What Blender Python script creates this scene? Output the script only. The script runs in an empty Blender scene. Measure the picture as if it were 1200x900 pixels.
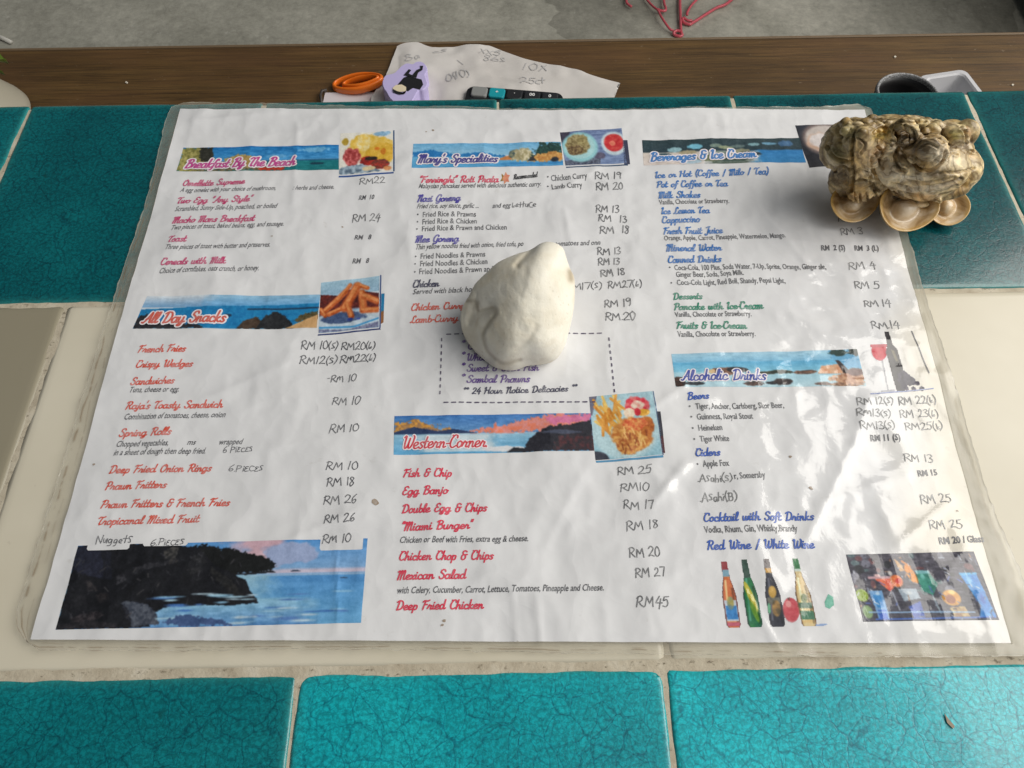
import bpy, bmesh, math, random
import numpy as np
from mathutils import Vector, Matrix
random.seed(7)
SC = bpy.context.scene
COL = SC.collection

# ------------------------------------------------------------------ camera
FPX, PITCH, ROLL, CAMH = 880.0, math.radians(60.4), 0.016, 0.435
r0 = np.array([1, 0, 0.0]); d0 = np.array([0, -math.sin(PITCH), -math.cos(PITCH)])
FW = np.array([0, math.cos(PITCH), -math.sin(PITCH)])
RT = math.cos(ROLL) * r0 + math.sin(ROLL) * d0
DN = -math.sin(ROLL) * r0 + math.cos(ROLL) * d0
cam_d = bpy.data.cameras.new("camera"); cam = bpy.data.objects.new("camera", cam_d); COL.objects.link(cam)
cam_d.sensor_fit = 'HORIZONTAL'; cam_d.sensor_width = 36.0; cam_d.lens = 36.0 * FPX / 1200.0
cam_d.clip_start = 0.01; cam_d.clip_end = 100
cam.matrix_world = Matrix(((RT[0], -DN[0], -FW[0], 0), (RT[1], -DN[1], -FW[1], 0), (RT[2], -DN[2], -FW[2], CAMH), (0, 0, 0, 1)))
SC.camera = cam

# ------------------------------------------------------------------ world: soft daylight from the open right side
W = bpy.data.worlds.new("World"); SC.world = W; W.use_nodes = True
wn = W.node_tree.nodes; wl = W.node_tree.links
bg = wn['Background']
tc = wn.new('ShaderNodeTexCoord'); dt = wn.new('ShaderNodeVectorMath'); dt.operation = 'DOT_PRODUCT'
ld = Vector((0.72, -0.25, 0.65)).normalized(); dt.inputs[1].default_value = ld
wl.new(tc.outputs['Generated'], dt.inputs[0])
cr = wn.new('ShaderNodeValToRGB')
el = cr.color_ramp.elements
el[0].position = 0.0; el[0].color = (0.10, 0.108, 0.112, 1)
el[1].position = 1.0; el[1].color = (4.2, 4.1, 3.9, 1)
for p, c in ((0.35, (0.13, 0.14, 0.148, 1)), (0.66, (0.32, 0.335, 0.345, 1)), (0.88, (1.9, 1.9, 1.85, 1))):
    e = el.new(p); e.color = c
wl.new(dt.outputs['Value'], cr.inputs[0]); wl.new(cr.outputs[0], bg.inputs[0]); bg.inputs[1].default_value = 0.55

# daylight through the open side of the room: one large soft area lamp
al = bpy.data.lights.new("daylight_opening", 'AREA'); al.shape = 'RECTANGLE'; al.size = 1.25; al.size_y = 1.1
al.energy = 23; al.color = (1.0, 0.96, 0.89)
alo = bpy.data.objects.new("daylight_opening", al); COL.objects.link(alo)
alo.location = (1.32, 0.55, 1.08)
alo.rotation_euler = (Vector((0.1, 0.3, 0)) - Vector(alo.location)).to_track_quat('-Z', 'Y').to_euler()

SC.view_settings.view_transform = 'Standard'; SC.view_settings.look = 'None'
SC.view_settings.exposure = 0.0; SC.view_settings.gamma = 1.0; SC.view_settings.use_curve_mapping = False

# ------------------------------------------------------------------ helpers
def pl(x, y, z=0.0):
    d = (x - 600) / FPX * RT + (y - 450) / FPX * DN + FW
    t = (z - CAMH) / d[2]
    return np.array([0, 0, CAMH]) + t * d

def plv(x, y, z=0.0):
    x = np.asarray(x, float); y = np.asarray(y, float)
    d = ((x - 600) / FPX)[..., None] * RT + ((y - 450) / FPX)[..., None] * DN + FW
    t = (z - CAMH) / d[..., 2]
    return np.array([0, 0, CAMH]) + t[..., None] * d

def lin(c):
    c = np.asarray(c, float) / 255.0
    return np.where(c <= 0.04045, c / 12.92, ((c + 0.055) / 1.055) ** 2.4)

_tabs = {}
def vnoise(x, y, seed=0):
    t = _tabs.get(seed)
    if t is None:
        t = _tabs[seed] = np.random.RandomState(seed + 11).rand(256, 256)
    x = np.asarray(x, float); y = np.asarray(y, float)
    xi = np.floor(x).astype(int); yi = np.floor(y).astype(int)
    fx = x - xi; fy = y - yi
    fx = fx * fx * fx * (fx * (fx * 6 - 15) + 10); fy = fy * fy * fy * (fy * (fy * 6 - 15) + 10)
    a = t[yi % 256, xi % 256]; b = t[yi % 256, (xi + 1) % 256]
    c = t[(yi + 1) % 256, xi % 256]; d = t[(yi + 1) % 256, (xi + 1) % 256]
    return (a * (1 - fx) + b * fx) * (1 - fy) + (c * (1 - fx) + d * fx) * fy

def fbm(x, y, seed=0, octv=4):
    s = 0; a = 0.5; n = 0
    for i in range(octv):
        s = s + a * vnoise(x * 2 ** i, y * 2 ** i, seed + i); n += a; a *= 0.5
    return s / n

def tag(o, label=None, cat=None, group=None, kind=None):
    for k, v in (('label', label), ('category', cat), ('group', group), ('kind', kind)):
        if v: o[k] = v
    return o

def thing(name, label, cat, loc, group=None):
    o = bpy.data.objects.new(name, None); COL.objects.link(o)
    o.location = loc; o.empty_display_size = 0.02
    return tag(o, label, cat, group)

def mk(name, verts, faces, mat, parent=None, smooth=False, colors=None, attrs=None, mats=None):
    """mesh object from WORLD coordinates; parent is an un-rotated thing or a part of one"""
    v = np.asarray(verts, float).reshape(-1, 3)
    if parent is not None:
        off = np.zeros(3); p = parent
        while p is not None:
            off = off + np.array(p.location); p = p.parent
        v = v - off
    me = bpy.data.meshes.new(name)
    if isinstance(faces, np.ndarray):
        nf = len(faces); k = faces.shape[1]
        me.vertices.add(len(v)); me.vertices.foreach_set('co', v.ravel())
        me.loops.add(nf * k); me.loops.foreach_set('vertex_index', faces.astype(np.int32).ravel())
        me.polygons.add(nf)
        me.polygons.foreach_set('loop_start', np.arange(0, nf * k, k, dtype=np.int32))
        me.update(calc_edges=True); me.validate()
    else:
        me.from_pydata([tuple(q) for q in v], [], [list(f) for f in faces]); me.update()
    if colors is not None:
        ca = me.color_attributes.new('Col', 'FLOAT_COLOR', 'POINT')
        c = np.ones((len(v), 4)); c[:, :3] = colors
        ca.data.foreach_set('color', c.ravel())
    for an, av in (attrs or {}).items():
        at = me.attributes.new(an, 'FLOAT', 'POINT'); at.data.foreach_set('value', np.asarray(av, float).ravel())
    for m in (mats or [mat]): me.materials.append(m)
    if smooth: me.polygons.foreach_set('use_smooth', [True] * len(me.polygons))
    o = bpy.data.objects.new(name, me); COL.objects.link(o)
    if parent is not None: o.parent = parent
    return o

def bm_obj(name, bm, mat, parent=None, smooth=False):
    v = [q.co[:] for q in bm.verts]; bm.verts.index_update()
    f = [[q.index for q in p.verts] for p in bm.faces]; bm.free()
    return mk(name, v, f, mat, parent, smooth)

def gridfaces(nx, ny):
    i = np.arange((nx - 1) * (ny - 1)); r = i // (nx - 1); c = i % (nx - 1); b = r * nx + c
    return np.stack([b, b + 1, b + nx + 1, b + nx], 1)

def tube(pts, rad, seg=8, closed=False):
    pts = [Vector(p) for p in pts]; n = len(pts); V = []; Fc = []
    rads = rad if hasattr(rad, '__len__') else [rad] * n
    up = Vector((0, 0, 1))
    for i, p in enumerate(pts):
        a = pts[(i - 1) % n] if (closed or i > 0) else p; b = pts[(i + 1) % n] if (closed or i < n - 1) else p
        t = (b - a).normalized()
        s = t.cross(up)
        if s.length < 1e-4: s = t.cross(Vector((0, 1, 0)))
        s.normalize(); u = s.cross(t)
        for k in range(seg):
            an = 2 * math.pi * k / seg
            V.append(p + (s * math.cos(an) + u * math.sin(an)) * rads[i])
    m = n if closed else n - 1
    for i in range(m):
        for k in range(seg):
            a = i * seg + k; b = i * seg + (k + 1) % seg; c = ((i + 1) % n) * seg + (k + 1) % seg; d = ((i + 1) % n) * seg + k
            Fc.append([a, b, c, d])
    if not closed:
        Fc.append(list(range(seg))[::-1]); Fc.append([(n - 1) * seg + k for k in range(seg)])
    return V, Fc

def cat(pts, sub=6, closed=False):
    p = [np.array(q, float) for q in pts]; n = len(p)
    if n < 3 and not closed: return p
    out = []
    for i in range(n if closed else n - 1):
        if closed: a, b, c, d = p[(i - 1) % n], p[i], p[(i + 1) % n], p[(i + 2) % n]
        else: a, b, c, d = p[max(i - 1, 0)], p[i], p[i + 1], p[min(i + 2, n - 1)]
        for k in range(sub):
            t = k / sub
            out.append(0.5 * ((2 * b) + (-a + c) * t + (2 * a - 5 * b + 4 * c - d) * t * t + (-a + 3 * b - 3 * c + d) * t ** 3))
    if not closed: out.append(p[-1])
    return out

# ------------------------------------------------------------------ materials
def mat(name, base=(0.5, 0.5, 0.5), rough=0.5, spec=0.5, coat=0.0, coat_r=0.1, metal=0.0, sss=0.0):
    m = bpy.data.materials.new(name); m.use_nodes = True
    b = m.node_tree.nodes['Principled BSDF']
    b.inputs['Base Color'].default_value = (*base, 1); b.inputs['Roughness'].default_value = rough
    b.inputs['Specular IOR Level'].default_value = spec
    b.inputs['Coat Weight'].default_value = coat; b.inputs['Coat Roughness'].default_value = coat_r
    b.inputs['Metallic'].default_value = metal
    return m
class N:
    def __init__(s, m): s.t = m.node_tree; s.n = s.t.nodes; s.b = s.n.get('Principled BSDF'); s.out = s.n.get('Material Output')
    def new(s, typ, **kw):
        x = s.n.new(typ)
        for k, v in kw.items():
            if k in x.inputs.keys(): x.inputs[k].default_value = v
            else: setattr(x, k, v)
        return x
    def link(s, a, b): s.t.links.new(a, b)
    def noise(s, scale, detail=4, rough=0.6, vec=None, dist=0.0):
        x = s.new('ShaderNodeTexNoise'); x.inputs['Scale'].default_value = scale; x.inputs['Detail'].default_value = detail
        x.inputs['Roughness'].default_value = rough; x.inputs['Distortion'].default_value = dist
        if vec is not None: s.link(vec, x.inputs['Vector'])
        return x.outputs['Fac']
    def ramp(s, fac, stops):
        x = s.new('ShaderNodeValToRGB'); e = x.color_ramp.elements
        e[0].position, e[0].color = stops[0][0], (*stops[0][1], 1); e[1].position, e[1].color = stops[-1][0], (*stops[-1][1], 1)
        for p, c in stops[1:-1]:
            q = e.new(p); q.color = (*c, 1)
        s.link(fac, x.inputs[0]); return x.outputs[0]
    def math(s, op, a, b=None, clamp=False):
        x = s.new('ShaderNodeMath', operation=op); x.use_clamp = clamp
        for i, q in enumerate((a, b)):
            if q is None: continue
            if isinstance(q, (int, float)): x.inputs[i].default_value = q
            else: s.link(q, x.inputs[i])
        return x.outputs[0]
    def mix(s, fac, a, b, mode='MIX'):
        x = s.new('ShaderNodeMix', data_type='RGBA', blend_type=mode)
        for i, q in ((0, fac), (6, a), (7, b)):
            if isinstance(q, (int, float)): x.inputs[i].default_value = q
            elif isinstance(q, tuple): x.inputs[i].default_value = (*q, 1)
            else: s.link(q, x.inputs[i])
        return x.outputs[2]
    def bump(s, h, strength=0.3, dist=0.001, normal=None):
        x = s.new('ShaderNodeBump'); x.inputs['Strength'].default_value = strength; x.inputs['Distance'].default_value = dist
        s.link(h, x.inputs['Height'])
        if normal is not None: s.link(normal, x.inputs['Normal'])
        return x.outputs[0]
    def co(s, which='Object'):
        return s.new('ShaderNodeTexCoord').outputs[which]
    def mapped(s, vec, scale=(1, 1, 1), loc=(0, 0, 0)):
        x = s.new('ShaderNodeMapping'); x.inputs['Scale'].default_value = scale; x.inputs['Location'].default_value = loc
        s.link(vec, x.inputs['Vector']); return x.outputs[0]
    def base(s, c): s.link(c, s.b.inputs['Base Color'])
    def rough(s, c): s.link(c, s.b.inputs['Roughness'])
    def normal(s, c): s.link(c, s.b.inputs['Normal'])

def geo_pos(n): return n.new('ShaderNodeNewGeometry').outputs['Position']

# crackle-glazed teal tile
M_teal = mat('teal_crackle_glaze', rough=0.22, spec=0.4, coat=0.3, coat_r=0.1); n = N(M_teal)
pos = geo_pos(n)
wob = n.new('ShaderNodeTexNoise'); wob.inputs['Scale'].default_value = 30; wob.inputs['Detail'].default_value = 3
n.link(pos, wob.inputs['Vector'])
sub = n.new('ShaderNodeVectorMath', operation='SCALE'); n.link(wob.outputs['Color'], sub.inputs[0]); sub.inputs['Scale'].default_value = 0.022
addv = n.new('ShaderNodeVectorMath', operation='ADD'); n.link(pos, addv.inputs[0]); n.link(sub.outputs[0], addv.inputs[1])
def crack(scale, lo, hi, vec):
    v = n.new('ShaderNodeTexVoronoi', feature='DISTANCE_TO_EDGE'); v.inputs['Scale'].default_value = scale
    n.link(vec, v.inputs['Vector'])
    mr = n.new('ShaderNodeMapRange', clamp=True); n.link(v.outputs['Distance'], mr.inputs[0])
    mr.inputs[1].default_value = lo; mr.inputs[2].default_value = hi; mr.inputs[3].default_value = 1; mr.inputs[4].default_value = 0
    return mr.outputs[0]
c1 = crack(62, 0.004, 0.032, addv.outputs[0]); c2 = crack(150, 0.005, 0.060, n.mapped(addv.outputs[0], (1, 1, 1), (0.3, 0.1, 0)))
c3 = crack(330, 0.01, 0.12, n.mapped(addv.outputs[0], (1, 1.25, 1), (0.7, 0.2, 0)))
big = n.noise(9, 3, 0.55, pos)
m1 = n.math('MULTIPLY', c1, n.math('MULTIPLY', n.noise(24, 2, 0.5, pos), 1.3))
m2 = n.math('MULTIPLY', c2, n.math('MULTIPLY', n.noise(40, 2, 0.5, pos), 1.0))
m3 = n.math('MULTIPLY', c3, n.math('MULTIPLY', n.noise(55, 2, 0.5, pos), 0.75))
cracks = n.math('ADD', n.math('ADD', m1, m2), m3, clamp=True)
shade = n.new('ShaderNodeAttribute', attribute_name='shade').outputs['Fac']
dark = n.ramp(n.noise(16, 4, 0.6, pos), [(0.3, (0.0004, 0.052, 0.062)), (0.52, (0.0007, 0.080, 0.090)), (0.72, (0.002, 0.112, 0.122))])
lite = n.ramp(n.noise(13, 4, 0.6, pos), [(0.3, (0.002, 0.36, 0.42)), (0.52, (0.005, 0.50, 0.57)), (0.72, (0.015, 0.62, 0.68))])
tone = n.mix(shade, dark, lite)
sp = n.ramp(n.noise(420, 2, 0.7, pos), [(0.42, (0.74, 0.74, 0.74)), (0.6, (1.14, 1.14, 1.14))])
tone = n.mix(1.0, tone, sp, 'MULTIPLY')
ck = n.mix(1.0, tone, (0.25, 0.42, 0.50), 'MULTIPLY')
tone = n.mix(n.math('MULTIPLY', cracks, 0.85), tone, ck)
edge = n.new('ShaderNodeAttribute', attribute_name='edge').outputs['Fac']
tone = n.mix(n.math('MULTIPLY', edge, 0.5), tone, (0.06, 0.36, 0.33))
spots = n.ramp(n.noise(75, 2, 0.5, n.mapped(pos, (1, 1, 1), (3, 1, 0))), [(0.72, (0, 0, 0)), (0.78, (1, 1, 1))])
tone = n.mix(n.math('MULTIPLY', spots, 0.7), tone, (0.003, 0.05, 0.05))
n.base(tone)
rip = n.mapped(pos, (0.75, 0.45, 1))
hb = n.math('SUBTRACT', n.math('ADD', n.math('MULTIPLY', n.noise(150, 3, 0.55, pos), 0.45), n.math('MULTIPLY', n.noise(330, 2, 0.5, rip), 0.35)), n.math('MULTIPLY', cracks, 0.18))
n.normal(n.bump(hb, 0.30, 0.0006))
n.link(n.bump(n.noise(60, 3, 0.5, pos), 0.12, 0.001), n.b.inputs['Coat Normal'])

# plain cream glazed tile
M_white = mat('cream_glaze', rough=0.3, spec=0.3, coat=0.15, coat_r=0.12); n = N(M_white); pos = geo_pos(n)
t = n.ramp(n.noise(7, 4, 0.6, pos), [(0.3, (0.60, 0.55, 0.43)), (0.7, (0.68, 0.63, 0.51))])
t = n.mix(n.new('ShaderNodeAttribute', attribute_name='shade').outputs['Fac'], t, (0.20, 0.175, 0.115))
dirt = n.ramp(n.noise(130, 3, 0.6, pos), [(0.70, (0, 0, 0)), (0.80, (1, 1, 1))])
n.base(n.mix(n.math('MULTIPLY', dirt, 0.35), t, (0.25, 0.2, 0.14)))
n.link(n.bump(n.noise(25, 2, 0.5, pos), 0.05, 0.001), n.b.inputs['Coat Normal'])

M_grout = mat('sandy_grout', rough=0.85); n = N(M_grout); pos = geo_pos(n)
t = n.ramp(n.noise(60, 5, 0.65, pos), [(0.3, (0.40, 0.34, 0.25)), (0.55, (0.54, 0.48, 0.37)), (0.75, (0.62, 0.57, 0.47))])
dk = n.ramp(n.noise(150, 4, 0.7, n.mapped(pos, (1, 1.6, 1))), [(0.58, (0, 0, 0)), (0.68, (1, 1, 1))])
n.base(n.mix(n.math('MULTIPLY', dk, 0.8), t, (0.10, 0.075, 0.045)))
n.normal(n.bump(n.noise(400, 4, 0.7, pos), 0.6, 0.0008))

M_concrete = mat('concrete', rough=0.75); n = N(M_concrete); pos = geo_pos(n)
t = n.ramp(n.noise(3.2, 6, 0.62, pos, 0.4), [(0.3, (0.29, 0.28, 0.235)), (0.5, (0.41, 0.395, 0.34)), (0.7, (0.52, 0.50, 0.435))])
f = n.ramp(n.noise(55, 5, 0.7, pos), [(0.3, (0.75, 0.75, 0.75)), (0.7, (1.15, 1.15, 1.15))])
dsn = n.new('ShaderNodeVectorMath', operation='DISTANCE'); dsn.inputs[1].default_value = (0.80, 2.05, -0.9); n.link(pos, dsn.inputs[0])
cz = n.ramp(n.math('ADD', dsn.outputs['Value'], n.math('MULTIPLY', n.noise(2.2, 4, 0.6, pos), 0.7)), [(0.45, (1.28, 1.27, 1.25)), (1.0, (0.92, 0.92, 0.90)), (1.9, (0.62, 0.62, 0.60))])  # paler pool and darker surround: light on the floor painted into its colour
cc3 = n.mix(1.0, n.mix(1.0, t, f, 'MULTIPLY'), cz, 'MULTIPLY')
crk = n.new('ShaderNodeTexVoronoi', feature='DISTANCE_TO_EDGE'); crk.inputs['Scale'].default_value = 2.6
wv3 = n.new('ShaderNodeTexNoise'); wv3.inputs['Scale'].default_value = 5; n.link(pos, wv3.inputs['Vector']); ad3 = n.new('ShaderNodeVectorMath', operation='ADD'); n.link(pos, ad3.inputs[0]); n.link(wv3.outputs['Color'], ad3.inputs[1]); n.link(ad3.outputs[0], crk.inputs['Vector'])
ckm = n.ramp(crk.outputs['Distance'], [(0.002, (1, 1, 1)), (0.012, (0, 0, 0))])
cc3 = n.mix(n.math('MULTIPLY', ckm, 0.12), cc3, (0.10, 0.095, 0.08))
spt = n.ramp(n.noise(38, 3, 0.7, n.mapped(pos, (1, 1, 1), (4, 2, 0))), [(0.66, (0, 0, 0)), (0.74, (1, 1, 1))])
cc3 = n.mix(n.math('MULTIPLY', spt, 0.35), cc3, (0.62, 0.60, 0.54))
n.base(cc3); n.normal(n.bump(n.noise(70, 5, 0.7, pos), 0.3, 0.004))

M_wood = mat('brown_wood', rough=0.5, coat=0.15, coat_r=0.3); n = N(M_wood); pos = geo_pos(n)
gv = n.mapped(pos, (2.2, 42, 42))
t = n.ramp(n.noise(2.2, 6, 0.65, gv, 0.6), [(0.25, (0.065, 0.034, 0.009)), (0.5, (0.100, 0.056, 0.017)), (0.75, (0.140, 0.083, 0.027))])
f = n.ramp(n.noise(7, 3, 0.6, pos), [(0.35, (0.75, 0.72, 0.68)), (0.65, (1.1, 1.08, 1.05))])
wt = n.mix(1.0, t, f, 'MULTIPLY')
gr2 = n.ramp(n.noise(9, 4, 0.7, n.mapped(pos, (1.2, 60, 60), (0.7, 0.1, 0)), 1.2), [(0.40, (0.45, 0.42, 0.38)), (0.52, (1, 1, 1)), (0.68, (1.35, 1.3, 1.2))])
wt = n.mix(0.8, wt, gr2, 'MULTIPLY')
red = n.ramp(n.noise(6, 3, 0.6, n.mapped(pos, (1, 3, 3), (1.7, 0, 0))), [(0.45, (0, 0, 0)), (0.65, (1, 1, 1))])
wt = n.mix(n.math('MULTIPLY', red, 0.35), wt, (0.135, 0.066, 0.028))
scr_ = n.ramp(n.noise(160, 2, 0.6, n.mapped(pos, (1, 1.7, 1))), [(0.70, (0, 0, 0)), (0.76, (1, 1, 1))])
wt = n.mix(n.math('MULTIPLY', scr_, 0.4), wt, (0.26, 0.20, 0.13))
n.base(wt); n.normal(n.bump(n.noise(5, 5, 0.7, gv), 0.3, 0.0012))
M_woodedge = mat('lit_wood_edge', (0.15, 0.10, 0.055), 0.6)  # paler than the board: the light its edge catches, put into the colour
M_body = mat('counter_plaster', (0.4, 0.38, 0.33), 0.8)

COAT, COATR = 1.0, 0.09
def finish_print(m, n, pos):
    n.link(n.bump(n.noise(52, 4, 0.58, pos, 0.5), 0.24, 0.0016), n.b.inputs['Coat Normal'])
    w = n.new('ShaderNodeTexNoise'); w.inputs['Scale'].default_value = 26; w.inputs['Detail'].default_value = 3; n.link(pos, w.inputs['Vector'])
    sc_ = n.new('ShaderNodeVectorMath', operation='SCALE'); n.link(w.outputs['Color'], sc_.inputs[0]); sc_.inputs['Scale'].default_value = 0.03
    ad_ = n.new('ShaderNodeVectorMath', operation='ADD'); n.link(pos, ad_.inputs[0]); n.link(sc_.outputs[0], ad_.inputs[1])
    v = n.new('ShaderNodeTexVoronoi', feature='F1'); v.inputs['Scale'].default_value = 42; n.link(ad_.outputs[0], v.inputs['Vector'])
    v2 = n.new('ShaderNodeTexVoronoi', feature='F1'); v2.inputs['Scale'].default_value = 118; n.link(ad_.outputs[0], v2.inputs['Vector'])
    hh = n.math('ADD', n.math('ADD', v.outputs['Distance'], n.math('MULTIPLY', v2.outputs['Distance'], 0.2)), n.math('MULTIPLY', n.noise(70, 2, 0.5, pos), 0.3))
    n.normal(n.bump(hh, 0.21, 0.003))
M_paper = mat('laminated_paper', rough=0.6, spec=0.3, coat=COAT, coat_r=COATR); n = N(M_paper); pos = geo_pos(n)
t = n.ramp(n.noise(11, 5, 0.6, pos), [(0.3, (0.70, 0.70, 0.715)), (0.7, (0.775, 0.775, 0.785))])
cream = n.new('ShaderNodeAttribute', attribute_name='cream').outputs['Fac']
t = n.mix(cream, t, (0.79, 0.73, 0.60))
grim = n.ramp(n.noise(75, 4, 0.7, pos), [(0.66, (0, 0, 0)), (0.80, (1, 1, 1))])
t = n.mix(n.math('MULTIPLY', grim, 0.30), t, (0.36, 0.32, 0.26))
n.base(t); finish_print(M_paper, n, pos)
M_print = mat('printed_picture', rough=0.6, spec=0.3, coat=COAT, coat_r=COATR); n = N(M_print); pos = geo_pos(n)
n.base(n.new('ShaderNodeAttribute', attribute_name='Col').outputs['Color']); finish_print(M_print, n, pos)
_inks = {}
def ink(rgb, wear_haze=0.3):
    k = (tuple(rgb), wear_haze)
    if k in _inks: return _inks[k]
    m = mat('ink', rough=0.6, spec=0.3, coat=COAT, coat_r=COATR); n = N(m); pos = geo_pos(n)
    w = n.ramp(n.noise(260, 3, 0.7, pos), [(0.38, (0, 0, 0)), (0.72, (1, 1, 1))])
    n.base(n.mix(n.math('MULTIPLY', w, wear_haze), tuple(lin(rgb)), (0.72, 0.72, 0.73))); finish_print(m, n, pos)
    _inks[k] = m; return m

M_lam = bpy.data.materials.new('clear_laminate'); M_lam.use_nodes = True; n = N(M_lam); pos = geo_pos(n)
n.b.inputs['Roughness'].default_value = 0.25; n.b.inputs['Coat Weight'].default_value = 0.6; n.b.inputs['Coat Roughness'].default_value = 0.12
n.base(n.new('ShaderNodeAttribute', attribute_name='Col').outputs['Color'])
al_ = n.new('ShaderNodeAttribute', attribute_name='alpha').outputs['Fac']
tr = n.new('ShaderNodeBsdfTransparent'); mx = n.new('ShaderNodeMixShader')
n.link(al_, mx.inputs[0]); n.link(tr.outputs[0], mx.inputs[1]); n.link(n.b.outputs[0], mx.inputs[2]); n.link(mx.outputs[0], n.out.inputs[0])

# ------------------------------------------------------------------ setting
Zs, Zf = -0.12, -0.90
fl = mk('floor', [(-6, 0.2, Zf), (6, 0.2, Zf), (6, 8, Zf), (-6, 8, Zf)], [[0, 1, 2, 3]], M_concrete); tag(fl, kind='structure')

counter = thing('tiled_counter', 'counter top of teal crackle tiles with a band of cream tiles', 'counter', (0, 0.2, Zf))
def rbox(name, x0, x1, y0, y1, z0, z1, bev, m, parent, seg=3, edge_attr=False, jit=0.0):
    bm = bmesh.new(); bmesh.ops.create_cube(bm, size=1)
    for v in bm.verts:
        v.co = Vector((x0 if v.co.x < 0 else x1, y0 if v.co.y < 0 else y1, z0 if v.co.z < 0 else z1))
        if jit: v.co += Vector((random.uniform(-jit, jit), random.uniform(-jit, jit), 0))
    if bev: bmesh.ops.bevel(bm, geom=bm.edges[:], offset=bev, segments=seg, profile=0.6, affect='EDGES')
    return bm_obj(name, bm, m, parent, smooth=False)

def tile(name, x0, x1, y0, y1, m, rad, seed, shade=0.0):
    """a glazed tile: dense top sheet with rounded corners and pillowed rim"""
    nx, ny = 60, 60; rs = np.random.RandomState(seed)
    s = np.linspace(0, 1, nx); 
    s = 0.5 - 0.5 * np.cos(np.pi * s); s = 0.5 * s + 0.5 * np.linspace(0, 1, nx)
    X, Y = np.meshgrid(x0 + (x1 - x0) * s, y0 + (y1 - y0) * s)
    ex = np.minimum(X - x0, x1 - X); ey = np.minimum(Y - y0, y1 - Y)
    e = np.minimum(ex, ey)
    cxs = np.clip(rad - ex, 0, None); cys = np.clip(rad - ey, 0, None); cd = np.hypot(cxs, cys)
    k = np.where(cd > rad, rad / np.maximum(cd, 1e-9), 1.0)
    X = np.where((cxs > 0) & (cys > 0) & (cd > rad), np.where(X < (x0 + x1) / 2, x0 + rad - cxs * k, x1 - rad + cxs * k), X)
    Y = np.where((cxs > 0) & (cys > 0) & (cd > rad), np.where(Y < (y0 + y1) / 2, y0 + rad - cys * k, y1 - rad + cys * k), Y)
    wav = (fbm(X * 30 + seed * 7.1, Y * 30, seed) - 0.5) * (0.0004 if m is M_white else 0.0010)
    onb = (e < 1e-6)
    Xo = X + np.where(ex < 0.004, wav, 0); Yo = Y + np.where(ey < 0.004, wav, 0)
    e2 = np.where((cxs > 0) & (cys > 0), np.minimum(e, np.maximum(rad - cd, 0)), e)
    Z = -0.0007 * np.exp(-(e2 / 0.0006)) + (fbm(X * 9 + seed, Y * 9, seed + 3, 2) - 0.5) * 0.0006
    top = np.stack([Xo, Yo, Z], -1).reshape(-1, 3); F = gridfaces(nx, ny)
    idx = np.arange(nx * ny).reshape(ny, nx)
    ring = np.concatenate([idx[0, :-1], idx[:-1, -1], idx[-1, :0:-1], idx[:0:-1, 0]])
    low = top[ring].copy(); low[:, 2] = -0.0095
    nb = len(ring); base = nx * ny
    side = np.stack([ring, base + np.arange(nb), base + (np.arange(nb) + 1) % nb, np.roll(ring, -1)], 1)
    V = np.concatenate([top, low])
    ea = np.concatenate([np.exp(-e2 / 0.0022).reshape(-1) * (0.5 + fbm(X * 60, Y * 60, seed + 5).reshape(-1)), np.ones(nb)])
    return mk(name, V, np.concatenate([F, side]), m, counter, smooth=True, attrs={'edge': np.clip(ea, 0, 1), 'shade': np.full(len(V), shade)})

g = 0.0010
body = rbox('base', -1.0, 1.0, -0.14, 0.522, Zf, -0.0100, 0, M_body, counter)
# grout bed as a lumpy sheet
gx, gy = np.meshgrid(np.linspace(-0.95, 0.95, 400), np.linspace(-0.138, 0.5225, 150))
gz = -0.00055 + (fbm(gx * 60, gy * 60, 21) - 0.5) * 0.0009
gv_ = np.stack([gx, gy, gz], -1).reshape(-1, 3)
mk('grout', gv_, gridfaces(400, 150), M_grout, counter, smooth=True)
k = 0
for i in range(-2, 5):
    xa = -0.2066 + (i - 1) * 0.1985; k += 1
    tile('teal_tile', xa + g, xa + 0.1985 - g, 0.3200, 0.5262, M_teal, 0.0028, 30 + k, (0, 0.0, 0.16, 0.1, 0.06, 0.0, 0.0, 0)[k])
for i in range(-2, 3):
    xa = -0.1195 + (i) * 0.2003; k += 1
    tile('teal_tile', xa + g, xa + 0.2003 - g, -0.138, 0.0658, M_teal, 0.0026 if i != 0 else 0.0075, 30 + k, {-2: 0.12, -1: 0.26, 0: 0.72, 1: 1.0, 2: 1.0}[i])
for xa in (-0.716, -0.3165, 0.0830, 0.4825):
    k += 1
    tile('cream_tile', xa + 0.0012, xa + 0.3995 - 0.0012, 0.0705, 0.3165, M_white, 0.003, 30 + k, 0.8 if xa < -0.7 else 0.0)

shelf = thing('wooden_shelf', 'brown wooden shelf running behind the tiled counter, lower than it', 'shelf', (0, 0.66, Zf))
rbox('board', -1.2, 1.2, 0.530, 0.7645, Zs - 0.022, Zs, 0.0015, M_wood, shelf)
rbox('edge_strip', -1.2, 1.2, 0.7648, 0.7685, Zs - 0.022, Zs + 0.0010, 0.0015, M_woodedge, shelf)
rbox('support', -1.1, -1.04, 0.60, 0.75, Zf, Zs - 0.0225, 0.002, M_wood, shelf)
rbox('support', 1.04, 1.1, 0.60, 0.75, Zf, Zs - 0.0225, 0.002, M_wood, shelf)

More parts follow.
